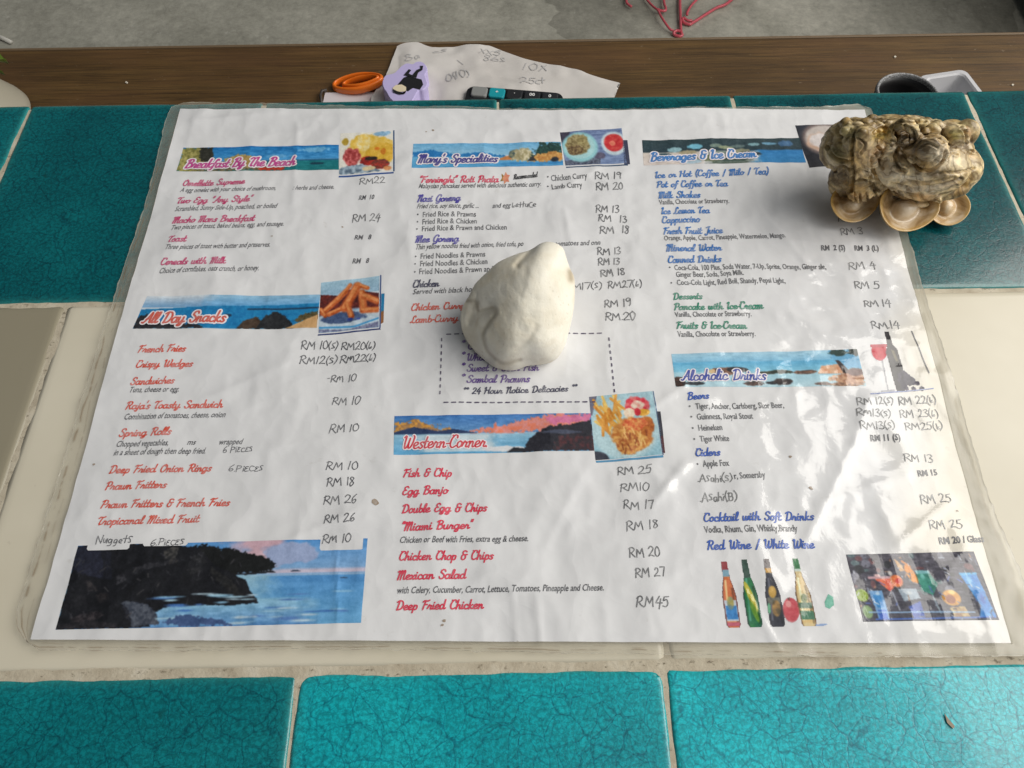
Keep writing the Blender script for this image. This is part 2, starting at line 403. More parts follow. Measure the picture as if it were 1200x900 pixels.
# ------------------------------------------------------------------ the laminated menu: height field
HX0, HX1, HY0, HY1, HS = -0.32, 0.34, 0.05, 0.55, 0.0018
hx = np.arange(HX0, HX1, HS); hy = np.arange(HY0, HY1, HS); HXX, HYY = np.meshgrid(hx, hy)
def ridged(x, y, s, o=3):
    t = 0; a = 1.0
    for i in range(o):
        t = t + a * (1 - np.abs(2 * vnoise(x * 2 ** i, y * 2 ** i, s + i) - 1)); a *= 0.5
    return t / 1.75
wx = HXX + 0.012 * fbm(HXX * 25, HYY * 25, 60); wy = HYY + 0.012 * fbm(HXX * 25 + 9, HYY * 25, 64)
right = np.clip((HXX + 0.05) / 0.25, 0, 1)
HZ = 0.0022 + 0.0022 * (fbm(HXX * 9, HYY * 9, 40, 3) - 0.4) \
    + (0.0024 + 0.0009 * right) * (ridged(wx * 17, wy * 15, 44, 3) - 0.55) \
    + 0.0010 * (ridged(wx * 46 + 3, wy * 40, 48, 2) - 0.55)
def crease(pts, amp, wid):
    global HZ
    P = [pl(*p)[:2] for p in pts]
    for a, b in zip(P[:-1], P[1:]):
        d = b - a; L = np.hypot(*d); d = d / L
        s = (HXX - a[0]) * d[0] + (HYY - a[1]) * d[1]; q = np.abs(-(HXX - a[0]) * d[1] + (HYY - a[1]) * d[0])
        fall = np.clip(1 - np.maximum(np.maximum(-s, s - L), 0) / 0.006, 0, 1)
        HZ = HZ + amp * np.exp(-q / wid) * fall
for pts, am, w_ in (([(800, 455), (750, 490)], .0010, .002), ([(765, 592), (800, 545)], .0012, .0022), ([(780, 572), (820, 535)], .0010, .002),
                    ([(662, 250), (668, 285)], .0008, .0018), ([(628, 700), (634, 760)], .0008, .002), ([(600, 690), (606, 755)], .0006, .002),
                    ([(940, 640), (1000, 520), (1015, 470)], .0011, .003), ([(890, 250), (960, 330)], .0007, .003), ([(1050, 640), (1110, 590)], .0012, .003),
                    ([(230, 145), (330, 135)], .0009, .004), ([(350, 150), (345, 240)], .0007, .003), ([(330, 640), (420, 600)], .0008, .002),
                    ([(395, 640), (398, 735)], .0007, .002), ([(960, 590), (1060, 560)], .0010, .003), ([(1095, 690), (1130, 640)], .0008, .005),
                    ([(590, 230), (660, 225), (700, 200)], .0007, .002), ([(500, 640), (540, 560)], .0006, .003), ([(640, 640), (680, 560)], .0006, .003),
                    ([(1060, 745), (1140, 738)], .0008, .004), ([(870, 690), (910, 760)], .0008, .002), ([(240, 470), (330, 430)], .0006, .003)):
    crease(pts, am, w_)
HZ = np.maximum(HZ, 0.0006)
def hz(x, y):
    fx = np.clip((np.asarray(x, float) - HX0) / HS, 0, len(hx) - 1.001); fy = np.clip((np.asarray(y, float) - HY0) / HS, 0, len(hy) - 1.001)
    i = fx.astype(int); j = fy.astype(int); a = fx - i; b = fy - j
    return (HZ[j, i] * (1 - a) + HZ[j, i + 1] * a) * (1 - b) + (HZ[j + 1, i] * (1 - a) + HZ[j + 1, i + 1] * a) * b

menu = thing('menu', 'laminated restaurant menu sheet lying on the tiles under a white stone', 'menu', (0, 0.3, 0.0006))
PTL, PTR, PBR, PBL = (213, 131), (1012, 131), (1181, 755), (39, 751)
def quad_grid(corn, nx, ny, lift, wob=0.0):
    c = [pl(*q)[:2] for q in corn]
    s = np.linspace(0, 1, nx)[None, :, None]; t = np.linspace(0, 1, ny)[:, None, None]
    P = (c[0] * (1 - s) + c[1] * s) * (1 - t) + (c[3] * (1 - s) + c[2] * s) * t
    return np.stack([P[..., 0], P[..., 1], hz(P[..., 0], P[..., 1]) + lift], -1)
G = quad_grid((PTL, PTR, PBR, PBL), 330, 250, 0.0)
xx = np.linspace(0, 1, 330)[None, :] * np.ones((250, 1)); yy = np.linspace(0, 1, 250)[:, None] * np.ones((1, 330))
crm = np.clip((xx - (0.965 - 0.055 * np.clip((yy - 0.3) / 0.5, 0, 1)) + 0.09 * (fbm(xx * 9, yy * 7, 90) - 0.5)) / 0.07, 0, 1) * np.clip((yy - 0.26) / 0.12, 0, 1) * (1 - 0.6 * np.clip((yy - 0.86) / 0.1, 0, 1))
mk('paper_sheet', G.reshape(-1, 3), gridfaces(330, 250), M_paper, menu, smooth=True, attrs={'cream': crm * 0.85})

# laminate border: strip between the paper's edge and the outer plastic edge
outer = [(207, 127), (202, 129), (198, 137), (192, 160), (180, 213), (165, 263), (152, 300), (133, 363), (116, 415), (95, 479), (77, 542), (57, 604), (43, 650), (24, 716), (25, 735), (36, 754), (50, 763),
         (200, 764), (400, 762), (600, 765), (750, 768), (1000, 771), (1150, 771), (1212, 770), (1216, 750), (1200, 694), (1185, 652), (1166, 608), (1150, 565), (1120, 465), (1102, 410), (1084, 360), (1068, 300), (1057, 268), (1022, 140), (1019, 131), (1003, 125),
         (960, 128), (800, 131), (600, 130), (420, 128), (320, 126), (240, 124), (218, 124)]
def inner_for(p):
    # nearest point on the paper boundary
    P = [np.array(q, float) for q in (PTL, PBL, PBR, PTR)]; best = None
    for a, b in zip(P, P[1:] + P[:1]):
        t = np.clip(np.dot(np.array(p) - a, b - a) / np.dot(b - a, b - a), 0, 1); q = a + t * (b - a)
        d = np.hypot(*(q - p))
        if best is None or d < best[0]: best = (d, q)
    return best[1]
oc = []
for a, b in zip(outer, outer[1:] + outer[:1]):
    L = math.hypot(b[0] - a[0], b[1] - a[1]); m_ = max(2, int(L / 3))
    for k in range(m_): oc.append((a[0] + (b[0] - a[0]) * k / m_, a[1] + (b[1] - a[1]) * k / m_))
oc = np.array(oc); no = len(oc); ic = np.array([inner_for(p) for p in oc])
for _ in range(6):
    ic2 = (np.roll(ic, 1, 0) + ic * 2 + np.roll(ic, -1, 0)) / 4
ow = plv(oc[:, 0], oc[:, 1]); iw = plv(ic[:, 0], ic[:, 1])
nr = 21; V = []; C = []; A = []
for r in range(nr):
    t = r / (nr - 1); P = iw * (1 - t) + ow * t
    if r == 0: P = P - (ow - iw) / np.maximum(np.linalg.norm(ow - iw, axis=1)[:, None], 1e-5) * 0.002
    sarc = np.arange(no)
    jag = (fbm(P[:, 0] * 180, P[:, 1] * 180, 71) - 0.5) * (0.0022 if r == nr - 1 else 0)
    P = P + jag[:, None] * np.array([1, 1, 0])
    z = hz(P[:, 0], P[:, 1]) + 0.00008 + 0.0014 * t * t * (fbm(P[:, 0] * 28 + 5, P[:, 1] * 28, 72)) - 0.0004 * (r == 0)
    P = np.stack([P[:, 0], P[:, 1], np.maximum(z, 0.0005)], 1); V.append(P)
    gr = fbm(P[:, 0] * 150, P[:, 1] * 150, 73); wnd = 0.70 + 0.30 * (fbm(P[:, 0] * 45, P[:, 1] * 45, 76, 3) - 0.5); wn2 = 0.36 + 0.3 * (fbm(P[:, 0] * 38 + 4, P[:, 1] * 38, 79, 3) - 0.5)
    dirt = np.clip((gr - 0.36) * 4, 0, 1) * (0.10 + 1.3 * np.exp(-((t - wnd) / 0.055) ** 2) + 0.55 * np.exp(-((t - wn2) / 0.04) ** 2) + 0.6 * (r == nr - 1))
    dirt = np.clip(dirt, 0, 0.85) * np.where(P[:, 0] > 0.2, 0.35, 1.0) * np.where(P[:, 1] > 0.45, 0.35, 1.0)
    base = np.array([0.56, 0.53, 0.44])[None] * (1 - dirt[:, None]) + np.array([0.21, 0.135, 0.07])[None] * dirt[:, None]
    C.append(base); A.append(np.clip(0.24 + 0.12 * (fbm(P[:, 0] * 40, P[:, 1] * 40, 74) - 0.5) + 0.45 * dirt + 0.25 * (r >= nr - 2) + 0.28 * np.clip((P[:, 0] - 0.2) / 0.1, 0, 1), 0, 1))
V = np.concatenate(V); C = np.concatenate(C); A = np.concatenate(A)
i = np.arange(no); F = np.concatenate([np.stack([r * no + i, r * no + (i + 1) % no, (r + 1) * no + (i + 1) % no, (r + 1) * no + i], 1) for r in range(nr - 1)])
mk('laminate_border', V, F, M_lam, menu, smooth=True, colors=C, attrs={'alpha': A})
# ------------------------------------------------------------------ lettering
UP_T, UP_PIC = 0.00022, 0.00010
_fm = {}
def font_mesh(text, bold):
    cu = bpy.data.curves.new('t', 'FONT'); cu.body = text; cu.resolution_u = 2; cu.fill_mode = 'FRONT'
    cu.offset = 0.026 if bold else 0.011
    o = bpy.data.objects.new('t', cu); COL.objects.link(o)
    bpy.context.view_layer.update()
    me = bpy.data.meshes.new_from_object(o.evaluated_get(bpy.context.evaluated_depsgraph_get()))
    v = np.zeros(len(me.vertices) * 3); me.vertices.foreach_get('co', v); f = [list(p.vertices) for p in me.polygons]
    bpy.data.objects.remove(o); bpy.data.curves.remove(cu); bpy.data.meshes.remove(me)
    return v.reshape(-1, 3)[:, :2], f
_h = font_mesh('H', False)[0]; CAPH = _h[:, 1].max()

class Buf:
    def __init__(s): s.v = []; s.f = []; s.n = 0
    def add(s, v, f):
        s.v.append(np.asarray(v)); s.f += [[i + s.n for i in q] for q in f]; s.n += len(v)
    def make(s, name, m, parent=menu):
        if s.n: return mk(name, np.concatenate(s.v), s.f, m, parent)
_lift = [0]
def place2(tx, ty, p0, p1, cap, slant, Wd, z0=0.0):
    """text coordinates (width Wd, cap height 1) -> points on the menu sheet"""
    a = pl(*p0, z0)[:2]; b = pl(*p1, z0)[:2]; L = np.hypot(*(b - a)); u = (b - a) / L; nrm = np.array([-u[1], u[0]])
    mid = ((p0[0] + p1[0]) / 2, (p0[1] + p1[1]) / 2)
    c = np.hypot(*(pl(mid[0], mid[1] - cap, z0)[:2] - pl(*mid, z0)[:2]))
    return a + (tx / Wd * L)[..., None] * u + (ty * c)[..., None] * nrm + (ty * c * slant)[..., None] * u, c

def sans(buf, text, x0, y0, x1, y1, cap, bold=False, slant=0.0, lift=UP_T):
    v, f = font_mesh(text, bold)
    x = v[:, 0] - v[:, 0].min(); y = v[:, 1] / CAPH
    P, c = place2(x, y, (x0, y0), (x1, y1), cap, slant, x.max())
    buf.add(np.stack([P[:, 0], P[:, 1], hz(P[:, 0], P[:, 1]) + lift], 1), f)

# stroke alphabets: a glyph is (advance, [strokes]); strokes starting with 'p' are straight polylines
SCRIPT = {
'a': (.58, [[(.42,.40),(.25,.5),(.06,.35),(.08,.08),(.22,0),(.40,.18),(.44,.45)], [(.44,.48),(.41,.15),(.48,.02),(.6,.1)]]),
'b': (.48, [[(.12,1.),(.08,.5),(.08,.12)], [(.08,.15),(.22,0),(.4,.15),(.36,.42),(.2,.48),(.09,.32)]]),
'c': (.46, [[(.38,.38),(.28,.5),(.1,.42),(.05,.2),(.15,.02),(.3,.02),(.48,.12)]]),
'd': (.58, [[(.42,.40),(.25,.5),(.06,.35),(.08,.08),(.22,0),(.40,.18),(.44,.45)], [(.46,1.02),(.43,.5),(.41,.15),(.48,.02),(.6,.1)]]),
'e': (.46, [[(.04,.18),(.2,.22),(.36,.36),(.28,.5),(.1,.42),(.05,.2),(.14,.02),(.3,.02),(.48,.12)]]),
'f': (.36, [[(.42,.86),(.34,.99),(.22,.85),(.16,.3),(.1,-.2),(-.02,-.28)], [(.0,.47),(.38,.5)]]),
'g': (.58, [[(.42,.40),(.25,.5),(.06,.35),(.08,.08),(.22,0),(.40,.18),(.44,.45)], [(.44,.48),(.42,0),(.36,-.25),(.18,-.3),(.1,-.2),(.3,-.05),(.6,.1)]]),
'h': (.54, [[(.14,1.0),(.1,.5),(.06,0)], [(.08,.2),(.22,.46),(.36,.42),(.36,.15),(.42,.02),(.56,.1)]]),
'i': (.26, [[(.08,.48),(.06,.15),(.12,.02),(.28,.1)], ['p',(.12,.70),(.125,.74)]]),
'j': (.26, [[(.12,.48),(.08,-.1),(0,-.28),(-.14,-.2)], ['p',(.14,.70),(.145,.74)]]),
'k': (.5, [['p',(.14,1.0),(.06,0)], [(.36,.46),(.24,.36),(.10,.24)], [(.14,.27),(.3,.06),(.4,.02),(.52,.1)]]),
'l': (.28, [[(.02,.1),(.2,.6),(.24,.95),(.14,.97),(.07,.5),(.07,.12),(.14,.01),(.3,.1)]]),
'm': (.76, [[(.0,.42),(.1,.47),(.08,0)], [(.09,.2),(.22,.47),(.33,.4),(.31,0)], [(.32,.2),(.46,.47),(.57,.4),(.56,.12),(.62,.02),(.78,.1)]]),
'n': (.54, [[(.0,.42),(.1,.47),(.08,0)], [(.09,.2),(.24,.47),(.36,.4),(.36,.12),(.42,.02),(.56,.1)]]),
'o': (.48, [[(.26,.5),(.08,.38),(.06,.12),(.2,0),(.38,.12),(.4,.36),(.26,.5)], [(.34,.44),(.5,.36)]]),
'p': (.5, [[(.12,.48),(.08,.1),(.04,-.32)], [(.1,.3),(.24,.48),(.4,.4),(.38,.1),(.22,0),(.08,.1)]]),
'r': (.46, [[(-.02,.1),(.13,.5),(.17,.4),(.32,.41),(.28,.12),(.34,.02),(.48,.1)]]),
's': (.4, [[(.36,.42),(.24,.5),(.1,.4),(.2,.27),(.32,.14),(.2,0),(.04,.06)]]),
't': (.34, [[(.16,.86),(.1,.4),(.1,.1),(.18,.01),(.36,.1)], ['p',(-.02,.49),(.32,.52)]]),
'u': (.56, [[(.06,.48),(.05,.15),(.14,.01),(.28,.08),(.37,.3)], [(.39,.48),(.36,.12),(.43,.02),(.58,.1)]]),
'v': (.46, [[(.0,.42),(.1,.46),(.16,.02),(.2,.02),(.36,.46),(.48,.40)]]),
'w': (.66, [[(.04,.48),(.06,.1),(.16,.01),(.28,.12),(.32,.46)], [(.31,.3),(.33,.08),(.42,.01),(.54,.14),(.57,.46),(.68,.40)]]),
'x': (.44, [[(.0,.40),(.1,.46),(.26,.05),(.34,.02),(.46,.1)], ['p',(.36,.46),(.04,.02)]]),
'y': (.56, [[(.06,.48),(.05,.15),(.14,.01),(.28,.08),(.37,.3)], [(.39,.48),(.36,0),(.28,-.26),(.1,-.28),(.08,-.18),(.28,-.04),(.58,.1)]]),
'A': (.72, [[(-.04,.06),(.1,.02),(.3,.4),(.54,1.0),(.55,.5),(.6,.04),(.72,.1)], ['p',(.2,.36),(.6,.4)]]),
'B': (.64, [[(.2,.95),(.14,.5),(.08,0)], [(.0,.84),(.2,1.0),(.46,.95),(.5,.72),(.2,.52)], [(.2,.52),(.5,.48),(.54,.18),(.3,0),(.08,.04)]]),
'C': (.6, [[(.54,.76),(.5,.95),(.28,.97),(.08,.62),(.08,.2),(.28,0),(.56,.14)], ['p',(.12,.98),(.2,.86)]]),
'D': (.72, [[(.2,.94),(.16,.5),(.1,0)], [(-.02,.84),(.2,1.0),(.5,.9),(.62,.5),(.46,.1),(.06,0)]]),
'E': (.56, [[(.52,.84),(.38,1.0),(.16,.86),(.2,.62),(.36,.54)], [(.36,.54),(.1,.46),(.06,.16),(.22,0),(.54,.14)]]),
'F': (.56, [[(.24,.92),(.14,.4),(.08,0)], [(-.02,.82),(.14,.96),(.4,.9),(.6,1.0)], ['p',(.14,.5),(.44,.54)]]),
'G': (.64, [[(.54,.78),(.48,.97),(.26,.96),(.08,.6),(.08,.2),(.26,0),(.46,.14),(.5,.46)], [(.52,.48),(.48,-.1),(.32,-.28),(.14,-.2)]]),
'H': (.70, [[(.0,.84),(.16,.98),(.12,.4),(.06,0)], [(.62,1.),(.52,.3),(.55,.02),(.68,.1)], ['p',(.06,.48),(.58,.54)]]),
'I': (.34, [[(.02,.86),(.2,1.0),(.14,.4),(.14,.05),(.2,.0),(.34,.1)]]),
'J': (.52, [[(.10,.86),(.3,.98),(.54,.98)], [(.42,.98),(.34,.2),(.24,-.18),(.04,-.2),(.02,-.06)]]),
'L': (.6, [[(.52,.82),(.44,1.0),(.28,.86),(.26,.4),(.1,.03),(.04,.1),(.2,.12),(.4,.0),(.6,.1)]]),
'M': (.82, [[(-.02,.84),(.12,.98),(.14,.6),(.08,0)], [(.11,.4),(.3,.94),(.39,.9),(.33,0)], [(.36,.4),(.56,.96),(.66,.88),(.62,.2),(.67,.02),(.82,.1)]]),
'N': (.64, [[(-.02,.84),(.12,.98),(.14,.6),(.08,0)], [(.11,.4),(.34,.94),(.47,.9),(.43,.2),(.49,.02),(.64,.1)]]),
'O': (.66, [[(.36,1.),(.1,.76),(.06,.25),(.26,0),(.5,.2),(.56,.7),(.36,1.),(.3,.84),(.56,.80)]]),
'P': (.58, [[(.2,.95),(.14,.5),(.08,0)], [(-.02,.82),(.2,1.0),(.48,.94),(.54,.68),(.4,.46),(.16,.46)]]),
'R': (.68, [[(.2,.95),(.14,.5),(.08,0)], [(-.02,.82),(.2,1.0),(.48,.94),(.54,.7),(.4,.5),(.16,.48)], [(.32,.48),(.46,.1),(.56,.02),(.7,.1)]]),
'S': (.58, [[(.54,.82),(.44,1.0),(.22,.96),(.14,.72),(.34,.54),(.5,.3),(.36,.02),(.14,.02),(.04,.2)]]),
'T': (.52, [[(-.02,.8),(.14,.97),(.36,.9),(.58,1.0)], [(.34,.92),(.22,.3),(.24,.02),(.36,.06)]]),
'W': (.84, [[(-.02,.86),(.12,.98),(.12,.4),(.2,.02),(.36,.2),(.45,.75)], [(.45,.8),(.43,.3),(.51,.02),(.7,.25),(.78,.85),(.7,1.0)]]),
'&': (.6, [[(.52,.86),(.36,.98),(.16,.9),(.16,.62),(.32,.54)], [(.32,.54),(.1,.46),(.08,.12),(.26,0),(.44,.16),(.44,.52)], ['p',(.3,.53),(.6,.56)]]),
"'": (.16, [['p',(.12,1.05),(.07,.82)]]), '"': (.3, [['p',(.1,1.05),(.05,.82)], ['p',(.22,1.05),(.17,.82)]]),
'-': (.3, [['p',(.04,.32),(.26,.34)]]), '/': (.4, [['p',(.06,-.1),(.34,1.0)]]), '.': (.14, [['p',(.06,.02),(.065,.04)]]),
'(': (.3, [[(.26,1.06),(.08,.6),(.1,.2),(.22,-.14)]]), ')': (.3, [[(.06,1.06),(.2,.7),(.18,.25),(.02,-.14)]]),
'*': (.3, [['p',(.14,1.),(.14,.74)], ['p',(.03,.93),(.25,.8)], ['p',(.25,.93),(.03,.8)]]),
'2': (.5, [[(.08,.74),(.2,.98),(.42,.84),(.34,.5),(.04,.03),(.24,.08),(.48,.04)]]), '4': (.52, [['p',(.36,.98),(.04,.34),(.5,.36)], ['p',(.40,.6),(.34,-.02)]]),
' ': (.46, []),
}
HAND = {
'R': (.66, [['p',(.05,0),(.12,1.0)], [(.02,.86),(.3,1.03),(.52,.8),(.36,.55),(.1,.48)], [(.2,.5),(.38,.25),(.6,0)]]),
'M': (.84, [['p',(.02,0),(.14,.92),(.38,.3),(.64,.96),(.74,0)]]), 'm': (.8, [[(.02,.0),(.1,.7),(.14,.5),(.28,.78),(.36,.3),(.4,.55),(.56,.8),(.64,.5),(.68,.02)]]),
'0': (.6, [[(.3,1.),(.08,.75),(.06,.25),(.26,0),(.48,.25),(.5,.72),(.28,1.0)]]), '1': (.3, [['p',(.14,1.0),(.1,0)]]),
'2': (.58, [[(.05,.76),(.22,1),(.44,.82),(.32,.45),(.02,.03),(.25,.08),(.54,.03)]]), '3': (.52, [[(.05,.88),(.28,1),(.42,.78),(.2,.54),(.46,.35),(.34,.02),(.03,.08)]]),
'4': (.58, [['p',(.32,1),(.02,.38),(.54,.42)], ['p',(.44,.76),(.36,-.14)]]), '5': (.56, [['p',(.54,.98),(.16,.94),(.1,.58)], [(.1,.56),(.34,.62),(.48,.3),(.3,.0),(.02,.07)]]),
'6': (.52, [[(.4,.98),(.14,.62),(.06,.2),(.24,0),(.44,.2),(.34,.44),(.1,.28)]]), '7': (.54, [['p',(.02,.93),(.5,.97),(.22,0)]]),
'8': (.52, [[(.42,.86),(.22,1),(.08,.8),(.28,.52),(.42,.22),(.22,0),(.06,.2),(.24,.5),(.44,.82)]]), '9': (.52, [[(.44,.82),(.22,1),(.06,.75),(.24,.55),(.44,.8),(.42,.3),(.36,0)]]),
'(': (.3, [[(.24,1.05),(.06,.6),(.08,.2),(.22,-.14)]]), ')': (.32, [[(.06,1.06),(.22,.7),(.2,.25),(.02,-.14)]]),
'S': (.44, [[(.36,.74),(.2,.82),(.08,.64),(.24,.42),(.3,.18),(.04,.1)]]), 'L': (.42, [[(.14,.84),(.08,.4),(.08,.1),(.34,.14)], [(.08,.14),(.3,.36)]]),
'A': (.62, [['p',(0,0),(.32,1),(.56,0)], ['p',(.08,.36),(.5,.4)]]), 'a': (.44, [[(.34,.46),(.14,.5),(.06,.15),(.22,.04),(.36,.4),(.36,.04)]]), 's': (.4, [[(.34,.52),(.14,.5),(.2,.3),(.3,.1),(.04,.04)]]),
'h': (.44, [['p',(.08,1.),(.06,0)], [(.07,.3),(.24,.5),(.34,.3),(.34,0)]]), 'i': (.22, [['p',(.1,.5),(.1,.02)], ['p',(.11,.74),(.115,.78)]]), 'B': (.56, [['p',(.08,1.),(.08,0)], [(.06,.96),(.36,.92),(.36,.6),(.1,.52)], [(.1,.52),(.46,.44),(.4,.04),(.06,.02)]]),
'T': (.6, [['p',(.2,1.),(.2,.04),(.5,.06)]]), 'e': (.44, [[(.06,.26),(.34,.3),(.3,.5),(.1,.44),(.06,.14),(.36,.06)]]), 't': (.4, [['p',(.18,.9),(.18,.05)], ['p',(.02,.52),(.36,.54)]]),
'u': (.46, [[(.06,.5),(.08,.1),(.26,.06),(.36,.5)], ['p',(.36,.5),(.38,.02)]]), 'c': (.4, [[(.34,.5),(.14,.48),(.06,.18),(.2,.02),(.36,.1)]]), 'N': (.66, [['p',(.04,0),(.08,.95),(.5,.05),(.56,1.)]]),
'g': (.48, [[(.36,.46),(.14,.5),(.08,.18),(.24,.1),(.38,.44),(.34,-.2),(.1,-.3)]]), 'P': (.56, [['p',(.08,1.),(.06,0)], [(.04,.96),(.4,.92),(.42,.6),(.08,.48)]]), '.': (.24, [['p',(.08,.03),(.12,.06)]]), '-': (.36, [['p',(.04,.46),(.26,.5)]]),
'E': (.44, [[(.36,.7),(.14,.72),(.08,.55),(.24,.42)], [(.24,.42),(.06,.3),(.08,.06),(.38,.06)]]), 'C': (.5, [[(.42,.68),(.18,.72),(.06,.36),(.18,.02),(.44,.08)]]),
'X': (.5, [['p',(.02,.8),(.44,.0)], ['p',(.42,.84),(.04,.02)]]), ' ': (.42, []), ',': (.2, [['p',(.1,.06),(.04,-.12)]]),
}
def ribbon(buf, P, w, z, lift, pen=0.0, hfun=None):
    P = np.asarray(P); n_ = len(P)
    if n_ < 2: return
    T = np.gradient(P, axis=0); T /= np.maximum(np.linalg.norm(T, axis=1)[:, None], 1e-9)
    Nn = np.stack([-T[:, 1], T[:, 0]], 1)
    ww = w * (1 + pen * (np.abs(T[:, 1]) - 0.6))
    e0 = [P[0] - T[0] * ww[0] * f for f in (0.5, 0.4, 0.18)]; e1 = [P[-1] + T[-1] * ww[-1] * f for f in (0.18, 0.4, 0.5)]
    Q = np.concatenate([np.array(e0), P, np.array(e1)]); NN = np.concatenate([[Nn[0]] * 3, Nn, [Nn[-1]] * 3])
    hw = np.concatenate([ww[0] / 2 * np.array([0.15, 0.62, 0.94]), ww / 2, ww[-1] / 2 * np.array([0.94, 0.62, 0.15])])
    Lf = Q + NN * hw[:, None]; Rg = Q - NN * hw[:, None]; m_ = len(Q)
    V = np.concatenate([Lf, Rg]); zz = (hfun or hz)(V[:, 0], V[:, 1]) + lift + (z % 97) * 0.0000009
    buf.add(np.column_stack([V, zz]), [[i, m_ + i, m_ + i + 1, i + 1] for i in range(m_ - 1)])
def strokes(buf, font, text, x0, y0, x1, y1, cap, thick, slant=0.0, jit=0.0, lift=UP_T, pen=0.0, hfun=None, z0=0.0, extra=None):
    cur = 0; items = []
    rng = random.Random(hash_(text) + int(x0))
    for ch in text:
        if ch not in font: ch = ' '
        adv, st = font[ch]; dy = rng.uniform(-jit, jit) * 0.8; sc = 1 + rng.uniform(-jit, jit)
        for s in st:
            straight = s[0] == 'p'; pts = s[1:] if straight else s
            if jit: pts = [(a + rng.gauss(0, jit * .35), b + rng.gauss(0, jit * .35)) for a, b in pts]
            if straight:
                q = []
                for a, b in zip(pts[:-1], pts[1:]):
                    for k in range(4): q.append((a[0] + (b[0] - a[0]) * k / 4, a[1] + (b[1] - a[1]) * k / 4))
                q.append(pts[-1])
            else: q = cat(pts, 5)
            items.append(np.array([(cur + p[0], p[1] * sc + dy) for p in q]))
        cur += adv * (1 + rng.uniform(-jit, jit) * 0.5)
    for k, q in enumerate(items):
        P, c = place2(q[:, 0], q[:, 1], (x0, y0), (x1, y1), cap, slant, cur, z0)
        for b_, th, lf in ([(buf, thick, lift)] + ([extra] if extra else [])):
            _lift[0] += 1; ribbon(b_, P, th * c, _lift[0], lf, pen, hfun)
def hash_(s): return sum((i + 1) * ord(c) for i, c in enumerate(s))

BUL = '\u2022'
def section(name, heading, items=(), descs=(), sanss=(), bolds=(), hands=(), hcol=(0, 0, 0), icol=(0, 0, 0), hthick=0.155, ital=0.22, dcol=(72, 72, 78), scol=(88, 88, 92), hlight=(92, 92, 95), hw=0.5, iwear=0.38):
    if heading:
        b = Buf(); o_ = Buf(); strokes(b, SCRIPT, *heading, hthick, 0.22, pen=0.25, lift=UP_T + 0.00015, extra=(o_, hthick * 2.5, UP_T + 0.00005))
        h_ = b.make('heading', ink(hcol, 0.2)); o_.make('outline', ink((236, 228, 232), 0.2), h_)
    for nm, its, fn in (('dish_name', items, lambda b, it: strokes(b, SCRIPT, *it, 0.165, 0.2, pen=0.2)), ('dish_description', descs, lambda b, it: sans(b, *it, slant=ital)), ('dish_description', [q for q in sanss if q[0] != BUL], lambda b, it: sans(b, *it)),
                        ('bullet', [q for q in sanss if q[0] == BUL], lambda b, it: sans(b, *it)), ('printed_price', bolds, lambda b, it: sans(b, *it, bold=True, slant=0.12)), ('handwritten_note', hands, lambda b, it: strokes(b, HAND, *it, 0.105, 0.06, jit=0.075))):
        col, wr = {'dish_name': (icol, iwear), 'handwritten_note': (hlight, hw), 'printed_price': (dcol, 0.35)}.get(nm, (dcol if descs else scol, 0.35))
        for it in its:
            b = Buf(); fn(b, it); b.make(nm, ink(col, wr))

section('breakfast', ("Breakfast By The Beach", 217.5, 199, 346, 196.5, 10), hcol=(190, 62, 140), icol=(196, 58, 112),
  items=[("Omellette Supreme", 215, 220, 287.5, 218, 6.6), ('Two Egg "Any Style"', 208, 241, 296, 239, 7), ("Macho Mans Breakfast", 203, 264, 299, 262, 7.2), ("Toast", 198, 287, 219.5, 286.3, 7), ("Cereals with Milk", 190, 314, 265.5, 311.7, 7.4)],
  descs=[("A egg omelet with your choice of mushroom,", 212, 227.3, 324, 225.7, 5), (": herbs and cheese.", 344, 225.5, 392, 224, 5), ("Scrambled, Sunny Side-Up, poached, or boiled", 206, 250, 325, 247, 5.4),
         ("Two pieces of toast, baked beans, egg, and sausage.", 201, 272, 333.5, 268, 5.6), ("Three pieces of toast with butter and preserves.", 195, 296, 317.5, 292, 5.7), ("Choice of cornflakes, oats crunch, or honey.", 188, 323.5, 304, 319, 6)],
  bolds=[("RM  10", 421, 236.8, 439, 236.2, 5), ("RM   8", 416, 283, 435.3, 282.5, 5.3), ("RM   8", 413.5, 310.6, 432.6, 310, 5.5)],
  hands=[("RM22", 422, 219.5, 452, 217, 7), ("RM 24", 413, 262.5, 446.5, 261, 8.5)])
